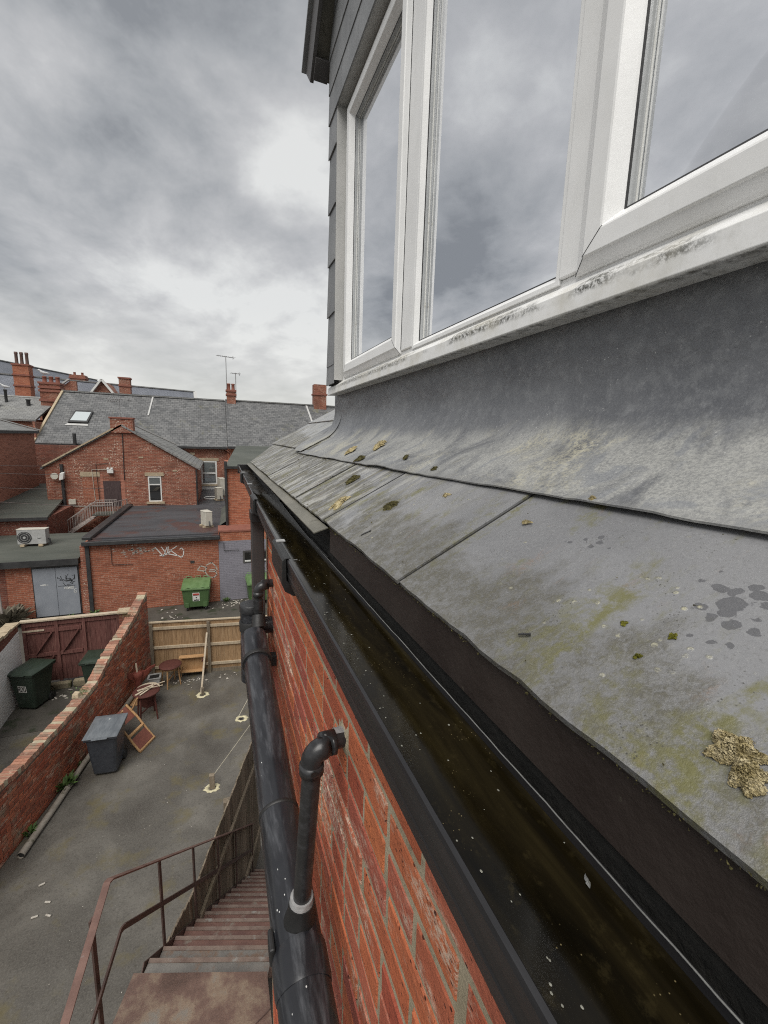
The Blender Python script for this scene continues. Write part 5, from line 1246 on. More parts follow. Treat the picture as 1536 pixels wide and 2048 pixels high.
# long drain pipe along the wall foot, weeds
pp = thing('drain_pipe', 'long dirty grey drain pipe lying along the foot of the yard wall', 'pipe', (-2.75, 9.5, 0))
P = [wpnt(.0, .20, .062), wpnt(.9, .165, .06), wpnt(2.1, .10, .06), wpnt(3.2, .085, .075), wpnt(4.45, .085, .10)]
MB().tube(P, .055, 16, False).build('barrel', 'concrete_pipe', pp); MB().tube([P[0] + Vector((.005, .02, 0)), P[0] + Vector((.03, .12, 0))], .049, 16).build('bore', 'black', pp)
def weed(c, r, n, label, seed):
    b = MB(); rnd = random.Random(seed); c = Vector(c)
    for i in range(n):
        a = rnd.uniform(0, 6.28); L = rnd.uniform(.3, 1) * r; up = rnd.uniform(.3, 1.0) * r; o = c + Vector((math.cos(a), math.sin(a), 0)) * rnd.uniform(0, r * .3)
        t_ = o + Vector((math.cos(a) * L, math.sin(a) * L, up)); m_ = (o + t_) / 2 + Vector((0, 0, up * .25)); w_ = Vector((-math.sin(a), math.cos(a), 0)) * r * rnd.uniform(.10, .2)
        b.add([o, m_ - w_, t_, m_ + w_], [(0, 1, 2, 3)])
    return tag(b.build('weed', 'leaf', fixn=False), label, 'weed')
weed(wpnt(1.45, .06, .03), .22, 60, 'leafy green weed at the wall foot behind the middle of the drain pipe', 1)
weed(wpnt(.45, .06, .02), .14, 40, 'small green weed at the wall foot near the open pipe end', 2)
weed(wpnt(2.05, .05, .02), .10, 26, 'tiny green weed at the wall foot behind the grey bin', 3)
weed(wpnt(-.5, .06, .0), .12, 30, 'green weed at the wall foot near the left edge', 4)
for (x, y, lab) in ((-2.742, 7.007, 'cork-like stub furthest up the yard on the tarmac'), (-2.566, 6.675, 'single stub between the others on the tarmac'), (-2.674, 6.498, 'lower left stub on the tarmac'), (-2.494, 6.454, 'lower right stub on the tarmac')):
    a = random.uniform(0, 3); tag(MB().tube([(x - .04 * math.cos(a), y - .04 * math.sin(a), .014), (x + .04 * math.cos(a), y + .04 * math.sin(a), .014)], .014, 8).build('stub', 'litter'), lab, 'litter')
def litter(name, label, area, n, seed, smin, smax, mats='litter'):
    b = MB(); rnd = random.Random(seed)
    for i in range(n):
        x, y = rnd.gauss(area[0], area[2]), rnd.gauss(area[1], area[3]); r = rnd.uniform(smin, smax); a = rnd.uniform(0, 3)
        u = Vector((math.cos(a), math.sin(a), rnd.uniform(-.2, .3))) * r; v = Vector((-math.sin(a), math.cos(a), rnd.uniform(-.2, .3))) * r * rnd.uniform(.3, .9); c = Vector((x, y, r * .4 + .004)); w_ = Vector((0, 0, r * .25))
        b.hexa([c - u - v, c + u - v * .7, c + u * .8 + v, c - u * .7 + v, c - u * .8 - v * .8 + w_, c + u * .7 - v * .5 + w_, c + u * .6 + v * .8 + w_, c - u * .6 + v * .7 + w_])
    return tag(b.build(name, mats), label, 'litter', kind='stuff')
litter('litter', 'pale rubbish scattered in the alley right of the dumpster', (.35, 18.0, .35, .22), 50, 1, .012, .055)
litter('litter', 'pale scraps in the alley left of the dumpster', (-1.9, 17.3, .2, .35), 16, 2, .015, .05)
litter('litter', 'white scraps of rubble along the foot of the back fence', (-.75, 12.35, .5, .10), 40, 3, .01, .04)
litter('litter', 'tiny pale chips scattered over the yard tarmac', (-1.3, 7.6, .8, 1.8), 90, 4, .003, .009)
litter('litter', 'pale scraps on the ground of the left hand yard', (-4.0, 12.7, .5, .25), 12, 5, .02, .05)

# ================================================================== LEFT HAND YARD
ww = thing('white_wall', 'white painted brick wall with bare brick top at the left edge', 'wall', (-5.1, 11.5, 0))
MB().prism([(-4.95, 8, 0), (-4.95, 13.05, 0), (-4.95, 13.05, 1.78), (-4.95, 12.2, 1.70), (-4.95, 8, 1.66)], (-4.95, 0, 0), (-5.2, 0, 0)).build('painted_face', 'wall_white', ww)
MB().prism([(-4.96, 8, 1.661), (-4.96, 12.2, 1.701), (-4.96, 13.05, 1.781), (-4.96, 13.05, 1.96), (-4.96, 12.2, 1.95), (-4.96, 8, 2.0)], (-4.96, 0, 0), (-5.19, 0, 0)).build('bare_brick_top', 'wall_dark', ww)
rnd = random.Random(3); y = 8.0
while y < 13.0:
    zt = 1.96 if y > 12 else 1.975; MB().box(-5.22 + rnd.uniform(-.01, .01), -4.93 + rnd.uniform(-.01, .01), y, y + .21, zt, zt + .06 + rnd.uniform(-.01, .02)).build('coping_stone', 'stone', ww); y += .222
gt = thing('timber_gate', 'old maroon timber double gate with diagonal braces', 'gate', (-3.8, 13.22, 0))
x = -4.93; rnd = random.Random(8); gi = 0
while x < -2.72:
    w_ = .125; MB().box(x, x + w_ - .004, 13.22 + rnd.uniform(-.002, .002), 13.245, .17 + rnd.uniform(0, .03), 1.93).build('plank', 'gate', gt); x += w_
for z in (1.66, .98): MB().box(-4.90, -3.62, 13.185, 13.2195, z - .05, z + .05).build('ledge', 'gate', gt)
MB().box(-4.93, -2.72, 13.19, 13.2195, 1.80, 1.93).build('ledge', 'gate', gt)
for (x0, z0, x1, z1) in ((-4.68, 1.03, -4.30, 1.60), (-4.08, 1.03, -3.70, 1.60), (-4.68, .35, -4.30, .92)): MB().bar((x0, 13.198, z0), (x1, 13.198, z1), .04, .09, (0, 1, 0)).build('brace', 'gate', gt)
for x0 in (-4.93, -4.22, -3.60, -2.78): MB().box(x0, x0 + .075, 13.175, 13.2195, .17, 1.93).build('stile', 'gate', gt)
MB().box(-4.92, -4.45, 13.165, 13.174, 1.67, 1.715).build('strap_hinge', 'furn_grey', gt)
MB().box(-4.97, -2.70, 13.14, 13.28, 1.945, 1.985).build('gate_capping', 'furn_grey', gt)
b = MB(); MB().box(-2.70, -2.32, 13.10, 13.33, 0, 1.95).build('pier', 'wall_dark', gt); MB().box(-2.74, -2.28, 13.06, 13.37, 1.951, 2.03).build('pier_cap', 'stone', gt, bevel=.02)
for i, (x, w_) in enumerate(((-4.55, .62), (-3.88, .52), (-3.32, .48))):
    tag(MB().box(x, x + w_, 13.0, 13.16, 0, .17 + .02 * i).build('kerb_stone', 'stone_mossy', bevel=.025), ('left', 'middle', 'right')[i] + ' mossy kerb stone under the maroon gate', 'stone', 'kerb stones under the gate')
struct(MB().box(-4.94, -3.6, 11.2, 13.0, .004, .010).build('path_slab', 'alley'))
b = MB()

# ================================================================== ALLEY BUILDINGS
AY = 18.5
ext = thing('flat_roof_extension', 'red brick flat roofed extension with graffiti behind the dumpster', 'building', (-2.3, 22, 0))
MB().box(-4.88, -.06, AY, 26.0, 0, 2.72).build('wall', 'wall_alley', ext)
MB().add([(-4.62, AY - .10, 2.90), (-.02, AY - .10, 2.90), (.36, 19.6, 2.93), (.36, 33.0, 3.05), (-1.1, 33.0, 3.05), (-1.1, 26.0, 3.02), (-4.45, 26.0, 3.02), (-4.62, AY - .10, 2.72), (-.02, AY - .10, 2.72), (.36, 19.6, 2.72), (.36, 33.0, 2.72), (-1.1, 33.0, 2.72), (-1.1, 26.0, 2.72), (-4.45, 26.0, 2.72)],
         [(0, 1, 2, 3, 4, 5, 6)] + [(i, 7 + i, 7 + (i + 1) % 7, (i + 1) % 7) for i in range(7)]).build('roof', 'felt', ext)
MB().bar((-4.80, AY - .15, 2.80), (0.0, AY - .15, 2.80), .12, .16).build('gutter', 'edge', ext, bevel=.02)
MB().bar((-4.66, AY - .05, 2.98), (-4.47, 26.0, 3.10), .30, .12).build('parapet', 'edge', ext, bevel=.02)
MB().bar((-4.55, AY + .12, 2.925), (-.05, AY + .12, 2.925), .10, .05).build('roof_upstand', 'felt', ext)
MB().bar((-.02, AY, 2.96), (.34, 20.3, 3.0), .06, .10).build('roof_kerb', 'edge', ext)
MB().box(-4.72, -4.60, AY - .09, AY - .005, 0, 2.70).build('downpipe', 'edge', ext)
MB().box(-4.90, -4.74, AY - .03, AY - .002, 0, 2.70).build('pier', 'wall_far', ext)
def onwall(x, z, l): return (x, AY - l, z)
ribbon([[(-2.40, 2.50), (-2.12, 2.10), (-1.98, 2.48)], [(-2.18, 2.50), (-2.02, 2.22)], [(-1.93, 2.50), (-1.97, 2.20), (-1.80, 2.38), (-1.62, 2.50)], [(-1.88, 2.36), (-1.62, 2.12), (-1.48, 2.02), (-1.40, 2.10), (-1.38, 2.30), (-1.46, 2.42), (-1.52, 2.36)], [(-2.25, 2.14), (-1.95, 2.20), (-1.62, 2.10)]], .035, onwall, .004).build('graffiti', 'white', ext)
ribbon([[(-.88, 1.46), (-.78, 1.60), (-.55, 1.52), (-.62, 1.36), (-.90, 1.44)], [(-.62, 1.36), (-.50, 1.12), (-.30, 1.05), (-.16, 1.18), (-.22, 1.40), (-.42, 1.42)], [(-.55, 1.62), (-.35, 1.72), (-.20, 1.55), (-.14, 1.40)], [(-.45, 1.35), (-.2, 1.32)]], .045, onwall, .004).build('graffiti', 'litter', ext)
b = MB(); rnd = random.Random(12)
for i in range(60):
    x, z = -3.05 + rnd.gauss(0, .32), 2.38 + rnd.gauss(0, .10)
    if -4 < x < -.1 and z < 2.66: b.add([onwall(x, z, .003), onwall(x + rnd.uniform(.03, .12), z, .003), onwall(x + rnd.uniform(.03, .12), z + rnd.uniform(.01, .04), .003), onwall(x, z + .03, .003)], [(0, 1, 2, 3)])
b.build('paint_splashes', 'litter', ext)
# lilac painted wall and the brick building rising behind it
pv = thing('painted_outhouse', 'lilac grey painted brick outhouse wall behind the brown downpipe', 'building', (1.5, 19, 0))
MB().box(-.055, 3.6, AY, 19.6, 0, 2.60).build('wall', 'wall_lilac', pv)
MB().box(-.055, 3.6, AY + .002, 19.6, 2.601, 3.02).build('brick_band', 'wall_right', pv)
MB().box(-.06, 3.62, AY - .03, 19.6, 2.985, 3.06).build('coping', 'terracotta', pv)
wf = MB().box(.90, 1.95, AY - .02, AY - .002, 1.60, 2.14).build('window_frame', 'barge', pv)
for x in (.97, 1.30, 1.63): MB().box(x, x + .26, AY - .026, AY - .021, 1.68, 2.06).build('pane', 'glass_dark', wf)
for x in (.97, 1.63): MB().box(x, x + .24, AY - .05, AY - .027, 1.66, 1.72).build('inner_sill', 'white', wf)
rb = thing('tall_brick_building', 'tall orange brick building with pale green roof beyond the gutter end', 'building', (2, 22, 0))
MB().box(.38, 4.2, 19.6, 26, 0, 5.55).build('wall', 'wall_right', rb)
MB().add([(.30, 19.5, 5.66), (4.3, 19.5, 5.66), (4.3, 23.2, 6.45), (.95, 23.2, 6.45), (.30, 19.5, 5.55), (4.3, 19.5, 5.55), (4.3, 23.2, 6.34), (.95, 23.2, 6.34)], [(0, 1, 2, 3), (4, 7, 6, 5), (0, 4, 5, 1), (1, 5, 6, 2), (2, 6, 7, 3), (3, 7, 4, 0)]).build('roof', 'felt_green', rb)
MB().bar((.30, 19.47, 5.60), (4.3, 19.47, 5.60), .08, .10).build('gutter', 'edge', rb)
MB().tube([(.33, 19.52, 3.0), (.33, 19.52, 5.86)], .06, 10).build('downpipe', 'edge', rb)
MB().add([(-.0, 19.55, 3.06), (.38, 19.59, 3.30), (.38, 24, 3.34), (.15, 24, 3.09)], [(0, 1, 2, 3)]).build('flashing', 'felt_green', rb, fixn=False)
# shed with grey doors
sh = thing('brick_shed', 'low brick shed with grey double doors left of the extension', 'shed', (-6.2, 20, 0))
MB().box(-7.25, -4.92, 18.62, 22, 0, 2.0).build('wall', 'wall_alley', sh)
MB().add([(-9.5, 18.45, 2.22), (-4.98, 18.45, 2.22), (-5.0, 22.0, 2.50), (-9.5, 22.0, 2.50), (-9.5, 18.45, 2.02), (-4.98, 18.45, 2.02), (-5.0, 22.0, 2.02), (-9.5, 22.0, 2.02)], [(0, 1, 2, 3), (4, 7, 6, 5), (0, 4, 5, 1), (1, 5, 6, 2), (2, 6, 7, 3), (3, 7, 4, 0)]).build('roof', 'felt_green', sh)
MB().box(-9.5, -4.97, 18.40, 18.448, 2.02, 2.25).build('roof_edge', 'edge', sh)
MB().box(-6.48, -5.02, 18.60, 18.618, 0, 1.96).build('door_frame', 'edge', sh)
for x0, x1 in ((-6.44, -5.755), (-5.745, -5.06)): MB().box(x0, x1, 18.565, 18.598, .04, 1.90).build('door', 'door_grey', sh, bevel=.004)
def ond(x, z, l): return (x, 18.565 - l, z)
rnd = random.Random(5); pth = []
for k in range(9):
    p = [(-5.42 + rnd.gauss(0, .10), 1.42 + rnd.gauss(0, .10))]
    for _ in range(5): p.append((p[-1][0] + rnd.gauss(0, .11), p[-1][1] + rnd.gauss(0, .07)))
    pth.append([(max(-5.70, min(-5.16, x)), max(1.18, min(1.64, z))) for x, z in p])
ribbon(pth, .016, ond, .003).build('graffiti', 'black', sh)
ribbon(text_paths('DONER', -5.50, 1.05, .09, .045) + text_paths('6', -5.22, .88, .16, .09), .018, ond, .005).build('graffiti', 'white', sh)
ribbon([[(-6.24, 1.26), (-6.10, 1.25), (-6.06, 1.27), (-6.00, 1.26)], [(-6.18, 1.28), (-6.08, 1.29)]], .02, ond, .003).build('paint_mark', 'white', sh)
tag(MB().tube([(-7.30, 18.2, 0), (-7.36, 18.2, 2.4)], .04, 10).build('metal_post', 'rail_grey'), 'thin grey metal post at the far left by the shed', 'post')
lw_ = thing('garden_wall', 'dark sooty brick wall left of the shed', 'wall', (-9, 18.6, 0)); MB().box(-12, -7.26, 18.66, 18.9, 0, 2.0).build('face', 'wall_dark', lw_)
w9 = weed((-7.15, 18.1, .0), .7, 160, 'grey brown straggly shrub by the metal post', 9); w9.data.materials[0] = M['twiggy']

# gable fronted building
GY = 26.0
gb = thing('gable_building', 'red brick gable fronted building with boarded upper door', 'building', (-4.6, 29, 0))
MB().prism([(-8.05, GY, 0), (-1.08, GY, 0), (-1.08, GY, 5.10), (-4.58, GY, 7.22), (-8.05, GY, 5.10)], (0, GY, 0), (0, 33.0, 0)).build('wall', 'wall_far', gb)
MB().add([(-4.58, GY - .12, 7.34), (-.90, GY - .12, 5.06), (-.90, 33, 5.06), (-4.58, 33, 7.34), (-4.58, GY - .12, 7.24), (-.90, GY - .12, 4.96), (-.90, 33, 4.96), (-4.58, 33, 7.24)], [(0, 1, 2, 3), (4, 7, 6, 5), (0, 4, 5, 1), (1, 5, 6, 2)]).build('roof', 'roof_pale', gb)
MB().add([(-4.58, GY - .1, 7.34), (-8.2, GY - .1, 5.08), (-8.2, 33, 5.08), (-4.58, 33, 7.34), (-4.58, GY - .1, 7.24), (-8.2, GY - .1, 4.98), (-8.2, 33, 4.98), (-4.58, 33, 7.24)], [(0, 3, 2, 1), (4, 5, 6, 7), (0, 1, 5, 4), (1, 2, 6, 5)]).build('roof', 'roof', gb)
MB().bar((-4.95, GY - .06, 7.12), (-8.12, GY - .06, 5.13), .16, .07).build('verge', 'stone', gb)
MB().box(-5.08, -4.05, GY - .10, GY + .45, 6.90, 7.62).build('stack', 'wall_far', gb)
MB().box(-5.12, -4.01, GY - .14, GY + .49, 7.621, 7.70).build('stack_cap', 'terracotta', gb)
MB().bar((-4.05, GY + .6, 7.30), (-2.2, GY + 2.2, 6.30), .16, .05).build('lead_flashing', 'trim', gb)
def win_unit(par, x0, x1, z0, z1, y, rail, lintel, glass_top='glass_far', glass_bot='glass_dark', sill=True, fw=.06):
    f = MB(); w = MB()
    w.box(x0, x1, y - .03, y - .004, z0, z0 + fw); w.box(x0, x1, y - .03, y - .004, z1 - fw, z1); w.box(x0, x0 + fw, y - .03, y - .004, z0 + fw, z1 - fw); w.box(x1 - fw, x1, y - .03, y - .004, z0 + fw, z1 - fw); w.box(x0 + fw, x1 - fw, y - .035, y - .004, rail - fw / 2, rail + fw / 2)
    o = w.build('window', 'white', par)
    MB().add([(x0 + fw * .8, y - .012, z0 + .02), (x1 - fw * .8, y - .012, z0 + .02), (x1 - fw * .8, y - .012, rail), (x0 + fw * .8, y - .012, rail)], [(0, 1, 2, 3)]).build('pane', glass_bot, o, fixn=False)
    MB().add([(x0 + fw * .8, y - .012, rail), (x1 - fw * .8, y - .012, rail), (x1 - fw * .8, y - .012, z1 - .02), (x0 + fw * .8, y - .012, z1 - .02)], [(0, 1, 2, 3)]).build('pane', glass_top, o, fixn=False)
    if lintel: MB().box(x0 - .14, x1 + .14, y - .04, y - .003, z1 + .02, z1 + .22).build('lintel', 'stone', par)
    if sill: MB().box(x0 - .12, x1 + .12, y - .10, y - .003, z0 - .12, z0 - .005).build('sill', 'stone', par)
    return o
win_unit(gb, -3.52, -2.88, 3.25, 4.62, GY, 4.18, True)
MB().box(-5.60, -4.82, GY - .02, GY - .003, 3.05, 4.38).build('door', 'door_dark', gb)
MB().box(-6.58, -5.72, GY - .03, GY - .003, 4.62, 4.86).build('lintel', 'stone', gb)
MB().box(-6.52, -5.80, GY - .012, GY - .003, 3.3, 4.60).build('bricked_opening', 'wall_alley', gb)
MB().box(-4.80, -4.62, GY - .012, GY - .003, 3.1, 4.75).build('patched_brick', 'wall_left', gb)
MB().box(-5.72, -5.60, GY - .012, GY - .003, 3.1, 4.75).build('patched_brick', 'wall_left', gb)
MB().tube([(-7.33, GY - .08, 2.3), (-7.33, GY - .08, 5.25)], .075, 10).build('downpipe', 'edge', gb)
MB().tube([(-4.62, GY - .03, 4.45), (-4.57, GY - .03, 7.0)], .02, 6).build('cable', 'edge', gb)
MB().tube([(-6.0, GY - .03, 3.4), (-6.05, GY - .03, 4.98), (-5.35, GY - .03, 5.0)], .015, 6).build('cable', 'cream', gb)
MB().tube([(-5.82, GY - .03, 3.4), (-5.86, GY - .03, 5.25), (-5.3, GY - .03, 5.32)], .013, 6).build('cable', 'edge', gb)
MB().tube([(-1.10, GY - .05, 3.0), (-1.10, GY - .05, 5.0)], .05, 8).build('downpipe', 'edge', gb)
lm = thing('flood_light', 'white twin headed light on the gable above the boarded door', 'lamp', (-5.22, GY - .1, 4.8))
MB().box(-5.36, -5.08, GY - .16, GY - .035, 4.80, 5.00).build('casing', 'white', lm, bevel=.02)
for x in (-5.31, -5.14): MB().lathe([(.05, 0), (.07, .05), (.03, .09)], (x, GY - .12, 5.005), 12).build('head', 'white', lm)
MB().tube([(-5.22, GY - .06, 5.02), (-5.22, GY - .06, 5.38)], .012, 6).build('conduit', 'cream', lm)
tag(MB().tube([(-7.62, GY - .22, 4.66), (-7.62, GY - .16, 4.66)], .16, 20).build('round_lamp', 'cream'), 'round cream lamp beside the black downpipe on the gable', 'lamp')
tag(MB().hexa([(-7.40, GY - .40, 4.46), (-7.22, GY - .40, 4.50), (-7.22, GY - .14, 4.52), (-7.40, GY - .14, 4.48), (-7.34, GY - .40, 4.82), (-7.16, GY - .40, 4.86), (-7.16, GY - .14, 4.88), (-7.34, GY - .14, 4.84)]).build('camera_box', 'white', bevel=.02), 'tilted white camera box on the black downpipe', 'camera')
# loop of hose on the roof
tag(MB().tube([(-.45 + .38 * math.cos(a), 28.2 + .55 * math.sin(a), 3.10) for a in [2 * math.pi * i / 24 for i in range(25)]], .03, 8, False).build('hose_loop', 'white'), 'white hose loop lying on the flat roof passage', 'hose')

# metal fire stair on the gable
fs = thing('fire_stair', 'galvanised metal stair with railings up to the boarded door', 'staircase', (-6, 25, 2.4))
Y0, Y1 = 24.85, 25.85
def fbar(p, q, w=.035, nm='rail', mat='rail_grey'): return MB().bar(p, q, w, w).build(nm, mat, fs)
MB().box(-5.95, -4.55, Y0, Y1, 2.74, 2.79).build('deck', 'felt_green', fs)
for k in range(6): MB().box(-6.10 - k * .24, -5.86 - k * .24, Y0, Y1, 2.60 - k * .165, 2.63 - k * .165).build('tread', 'rail_grey', fs)
for yy in (Y0, Y1):
    fbar((-7.95, yy, 2.20), (-7.45, yy, 2.20)); fbar((-7.45, yy, 2.20), (-5.92, yy, 3.40)); fbar((-5.92, yy, 3.40), (-5.02, yy, 3.40)); fbar((-7.10, yy, 1.72), (-5.9, yy, 2.62), .05, 'stringer')
    fbar((-5.92, yy, 3.28), (-5.02, yy, 3.28)); fbar((-7.45, yy, 2.08), (-7.95, yy, 2.08))
    for i in range(7): x = -7.95 + i * .085; fbar((x, yy, 1.6), (x, yy, 2.20), .018, 'baluster')
    for i in range(14):
        t_ = i / 14; x = -7.40 + 1.48 * t_; fbar((x, yy, 1.66 + 1.0 * max(0, t_ - .1)), (x, yy, 2.22 + 1.19 * t_), .018, 'baluster')
    for i in range(9): x = -5.90 + i * .11; fbar((x, yy, 2.79), (x, yy, 3.39), .018, 'baluster')
fbar((-5.02, Y0, 3.40), (-4.55, Y1, 3.42)); fbar((-5.02, Y0, 2.79), (-5.02, Y0, 3.40), .04, 'post'); fbar((-4.55, Y1, 2.79), (-4.55, Y1, 3.42), .04, 'post')
for i in range(1, 5): x, yy = -5.02 + .094 * i, Y0 + .2 * i; fbar((x, yy, 2.79), (x, yy, 3.40), .018, 'baluster')
# air conditioners
def ac(label, loc, rz, w, d, h, mat, fan):
    t = thing('air_conditioner', label, 'air conditioner', loc, rz, 'air conditioner units on the roofs')
    MB().box(-w / 2, w / 2, -d / 2, d / 2, .08, h).build('casing', mat, t, True, .015)
    MB().box(-w / 2 - .01, w / 2 + .01, -d / 2 - .01, d / 2 + .01, h + .001, h + .03).build('top_cover', 'cream', t, True, .008)
    if fan:
        MB().tube([(-w * .24, -d / 2 - .012, h * .54), (-w * .24, -d / 2 - .004, h * .54)], h * .36, 24).build('fan_grille', 'edge', t, True); MB().tube([(-w * .24, -d / 2 - .02, h * .54), (-w * .24, -d / 2 - .013, h * .54)], .05, 12).build('fan_hub', 'acgrey', t, True)
        for r_ in (.12, .2): MB().tube([(-w * .24 + r_ * math.cos(a), -d / 2 - .016, h * .54 + r_ * math.sin(a)) for a in [2 * math.pi * i / 20 for i in range(21)]], .006, 5, False).build('grille_ring', 'acgrey', t, True)
        ribbon([[(w * .2, h * .5), (w * .26, h * .46), (w * .34, h * .5)]], .02, lambda x, z, l: (x, -d / 2 - l, z), .004).build('badge', 'edge', t, True)
    for sx in (-1, 1): MB().box(sx * w * .32 - .07, sx * w * .32 + .07, -d / 2 - .08, d / 2 + .05, 0, .08).build('foot', 'stone', t, True)
    MB().tube([(w / 2, 0, h * .4), (w / 2 + .06, 0, h * .38), (w / 2 + .08, 0, .05)], .025, 8).build('hose', 'edge', t, True); return t
ac('wide grey air conditioner with fan on the shed roof', (-6.92, 20.45, 2.38), R(-4), .95, .36, .66, 'acgrey', True)
ac('cream air conditioner at the front corner of the flat roof', (-.52, 20.1, 2.93), R(-70), .62, .30, .68, 'cream', False)
ac('cream air conditioner against the tall building, front one of two', (.02, 27.6, 3.03), R(-75), .60, .32, .74, 'cream', False)
ac('cream air conditioner against the tall building, rear one of two', (.22, 29.4, 3.03), R(-75), .72, .34, 1.15, 'cream', False)

# terrace row behind
row = thing('terrace_row', 'long brick terrace with grey slate roof across the background', 'building', (0, 36, 0))
RY, RE, RR, RZ = 33.0, 6.12, 37.2, 9.62
MB().box(-10.5, .70, RY, 41, 0, RE - .02).build('wall', 'wall_far', row)
MB().box(.705, 12, RY - .12, 41, 0, RE + .02).build('wall', 'wall_right', row)
def roofslab(x0, x1, x2, x3, y0, z0, y1, z1, t, nm, mat, par):
    return MB().add([(x0, y0, z0), (x1, y0, z0), (x3, y1, z1), (x2, y1, z1), (x0, y0, z0 - t), (x1, y0, z0 - t), (x3, y1, z1 - t), (x2, y1, z1 - t)], [(0, 1, 2, 3), (4, 7, 6, 5), (0, 4, 5, 1), (1, 5, 6, 2), (2, 6, 7, 3), (3, 7, 4, 0)]).build(nm, mat, par)
roofslab(-10.62, .72, -10.0, .72, RY - .25, RE - .02, RR, RZ, .10, 'roof', 'roof', row)
roofslab(.74, 12, .74, 12, RY - .36, RE + .04, RR, RZ + .05, .10, 'roof', 'roof', row)
roofslab(-10.0, 12, -10.0, 12, 41.4, RE, RR + .02, RZ, .10, 'roof', 'roof', row)
MB().bar((-10.0, RR, RZ + .04), (.7, RR, RZ + .04), .22, .10).build('ridge_tiles', 'roof_pale', row); MB().bar((.75, RR, RZ + .09), (12, RR, RZ + .09), .22, .10).build('ridge_tiles', 'roof_pale', row)
MB().bar((-10.6, RY - .30, RE - .10), (.72, RY - .30, RE - .10), .12, .14).build('gutter', 'edge', row); MB().bar((.74, RY - .42, RE - .06), (12, RY - .42, RE - .06), .12, .14).build('gutter', 'edge', row)
MB().bar((-10.60, RY - .2, RE + .04), (-10.0, RR, RZ + .08), .14, .08).build('verge', 'stone', row)
def onroof(x, f, l=0): y = RY - .25 + (RR - RY + .25) * f; z = RE - .02 + (RZ - RE + .02) * f; return Vector((x, y - .66 * l, z + .75 * l))
MB().bar(onroof(-4.52, .58, .03), onroof(-4.36, .985, .03), .10, .04).build('party_flashing', 'trim', row)
MB().bar(onroof(7.35, .60, .06), onroof(7.22, .985, .06), .14, .06).build('party_flashing', 'trim', row)
sk = MB().add([onroof(-9.12, .37, .02), onroof(-8.02, .37, .02), onroof(-7.86, .60, .02), onroof(-8.90, .60, .02), onroof(-9.12, .37, .12), onroof(-8.02, .37, .12), onroof(-7.86, .60, .12), onroof(-8.90, .60, .12)], [(0, 1, 2, 3), (4, 5, 6, 7), (0, 1, 5, 4), (1, 2, 6, 5), (2, 3, 7, 6), (3, 0, 4, 7)]).build('skylight', 'edge', row)
MB().add([onroof(-9.02, .40, .125), onroof(-8.10, .40, .125), onroof(-7.97, .57, .125), onroof(-8.84, .57, .125)], [(0, 1, 2, 3)]).build('pane', 'glass_sky', sk, fixn=False)
MB().add([onroof(-9.30, .325, .03), onroof(-7.98, .325, .03), onroof(-8.0, .36, .03), onroof(-9.15, .36, .03)], [(0, 1, 2, 3)]).build('apron', 'trim', sk, fixn=False)
win_unit(row, -1.08, -.04, 3.42, 5.08, RY, 4.22, True, 'glass_far', 'glass_far', True, .09)
win_unit(row, 1.35, 2.15, 4.55, 5.45, RY - .12, 5.0, False, 'glass_far', 'glass_far', True, .09)
MB().box(-9.55, -9.15, RY - .04, RY - .003, 5.22, 5.38).build('vent_stone', 'stone', row); MB().box(-1.75, -1.45, RY - .04, RY - .003, 5.50, 5.66).build('vent_stone', 'stone', row)
MB().tube([(-8.38, RY - .42, 5.9), (-8.38, RY - .42, 6.75)], .10, 10).build('flue', 'edge', row)
MB().tube([(.55, RY - .25, 5.95), (.9, RY - .25, 5.7), (.95, RY - .25, 3.0)], .06, 8).build('downpipe', 'wall_dark', row)
MB().box(-1.6, .38, RY - .05, RY - .003, 3.02, 3.30).build('plinth_flashing', 'trim', row)
def chimney(name, label, x, y, z0, z1, w, d, pots, potmat='terracotta', bands=(.55, .85, 1.0), mat='wall_far', poth=.55):
    t = thing(name, label, 'chimney', (x, y, z0)); h = z1 - z0
    MB().box(x - w / 2, x + w / 2, y - d / 2, y + d / 2, z0, z1).build('stack', mat, t)
    for f in bands: MB().box(x - w / 2 - .07, x + w / 2 + .07, y - d / 2 - .07, y + d / 2 + .07, z0 + h * f - .10, z0 + h * f + .04).build('band', 'terracotta', t)
    for i in range(pots):
        px_ = x + (i - (pots - 1) / 2) * (w / pots); MB().lathe([(.15, 0), (.13, poth * .15), (.12, poth * .8), (.145, poth * .85), (.13, poth), (.09, poth)], (px_, y, z1 + .04), 12).build('pot', potmat, t)
    return t
chimney('chimney_stack', 'brick chimney with two pots on the terrace ridge below the aerial', 1.20, RR, 8.9, 10.45, .66, .66, 2, 'terracotta', (.8, 1.0), poth=.50)
chimney('chimney_stack', 'tall plain brick chimney close to the dormer corner', 8.36, RR, 8.6, 11.42, 1.05, .8, 0, 'terracotta', (.72,))
chimney('chimney_stack', 'broad stepped brick chimney at the left end of the terrace', -10.75, 37.6, 7.2, 10.15, 1.15, 1.0, 3, 'terracotta', (.60, .82, .90, 1.0), poth=.42)
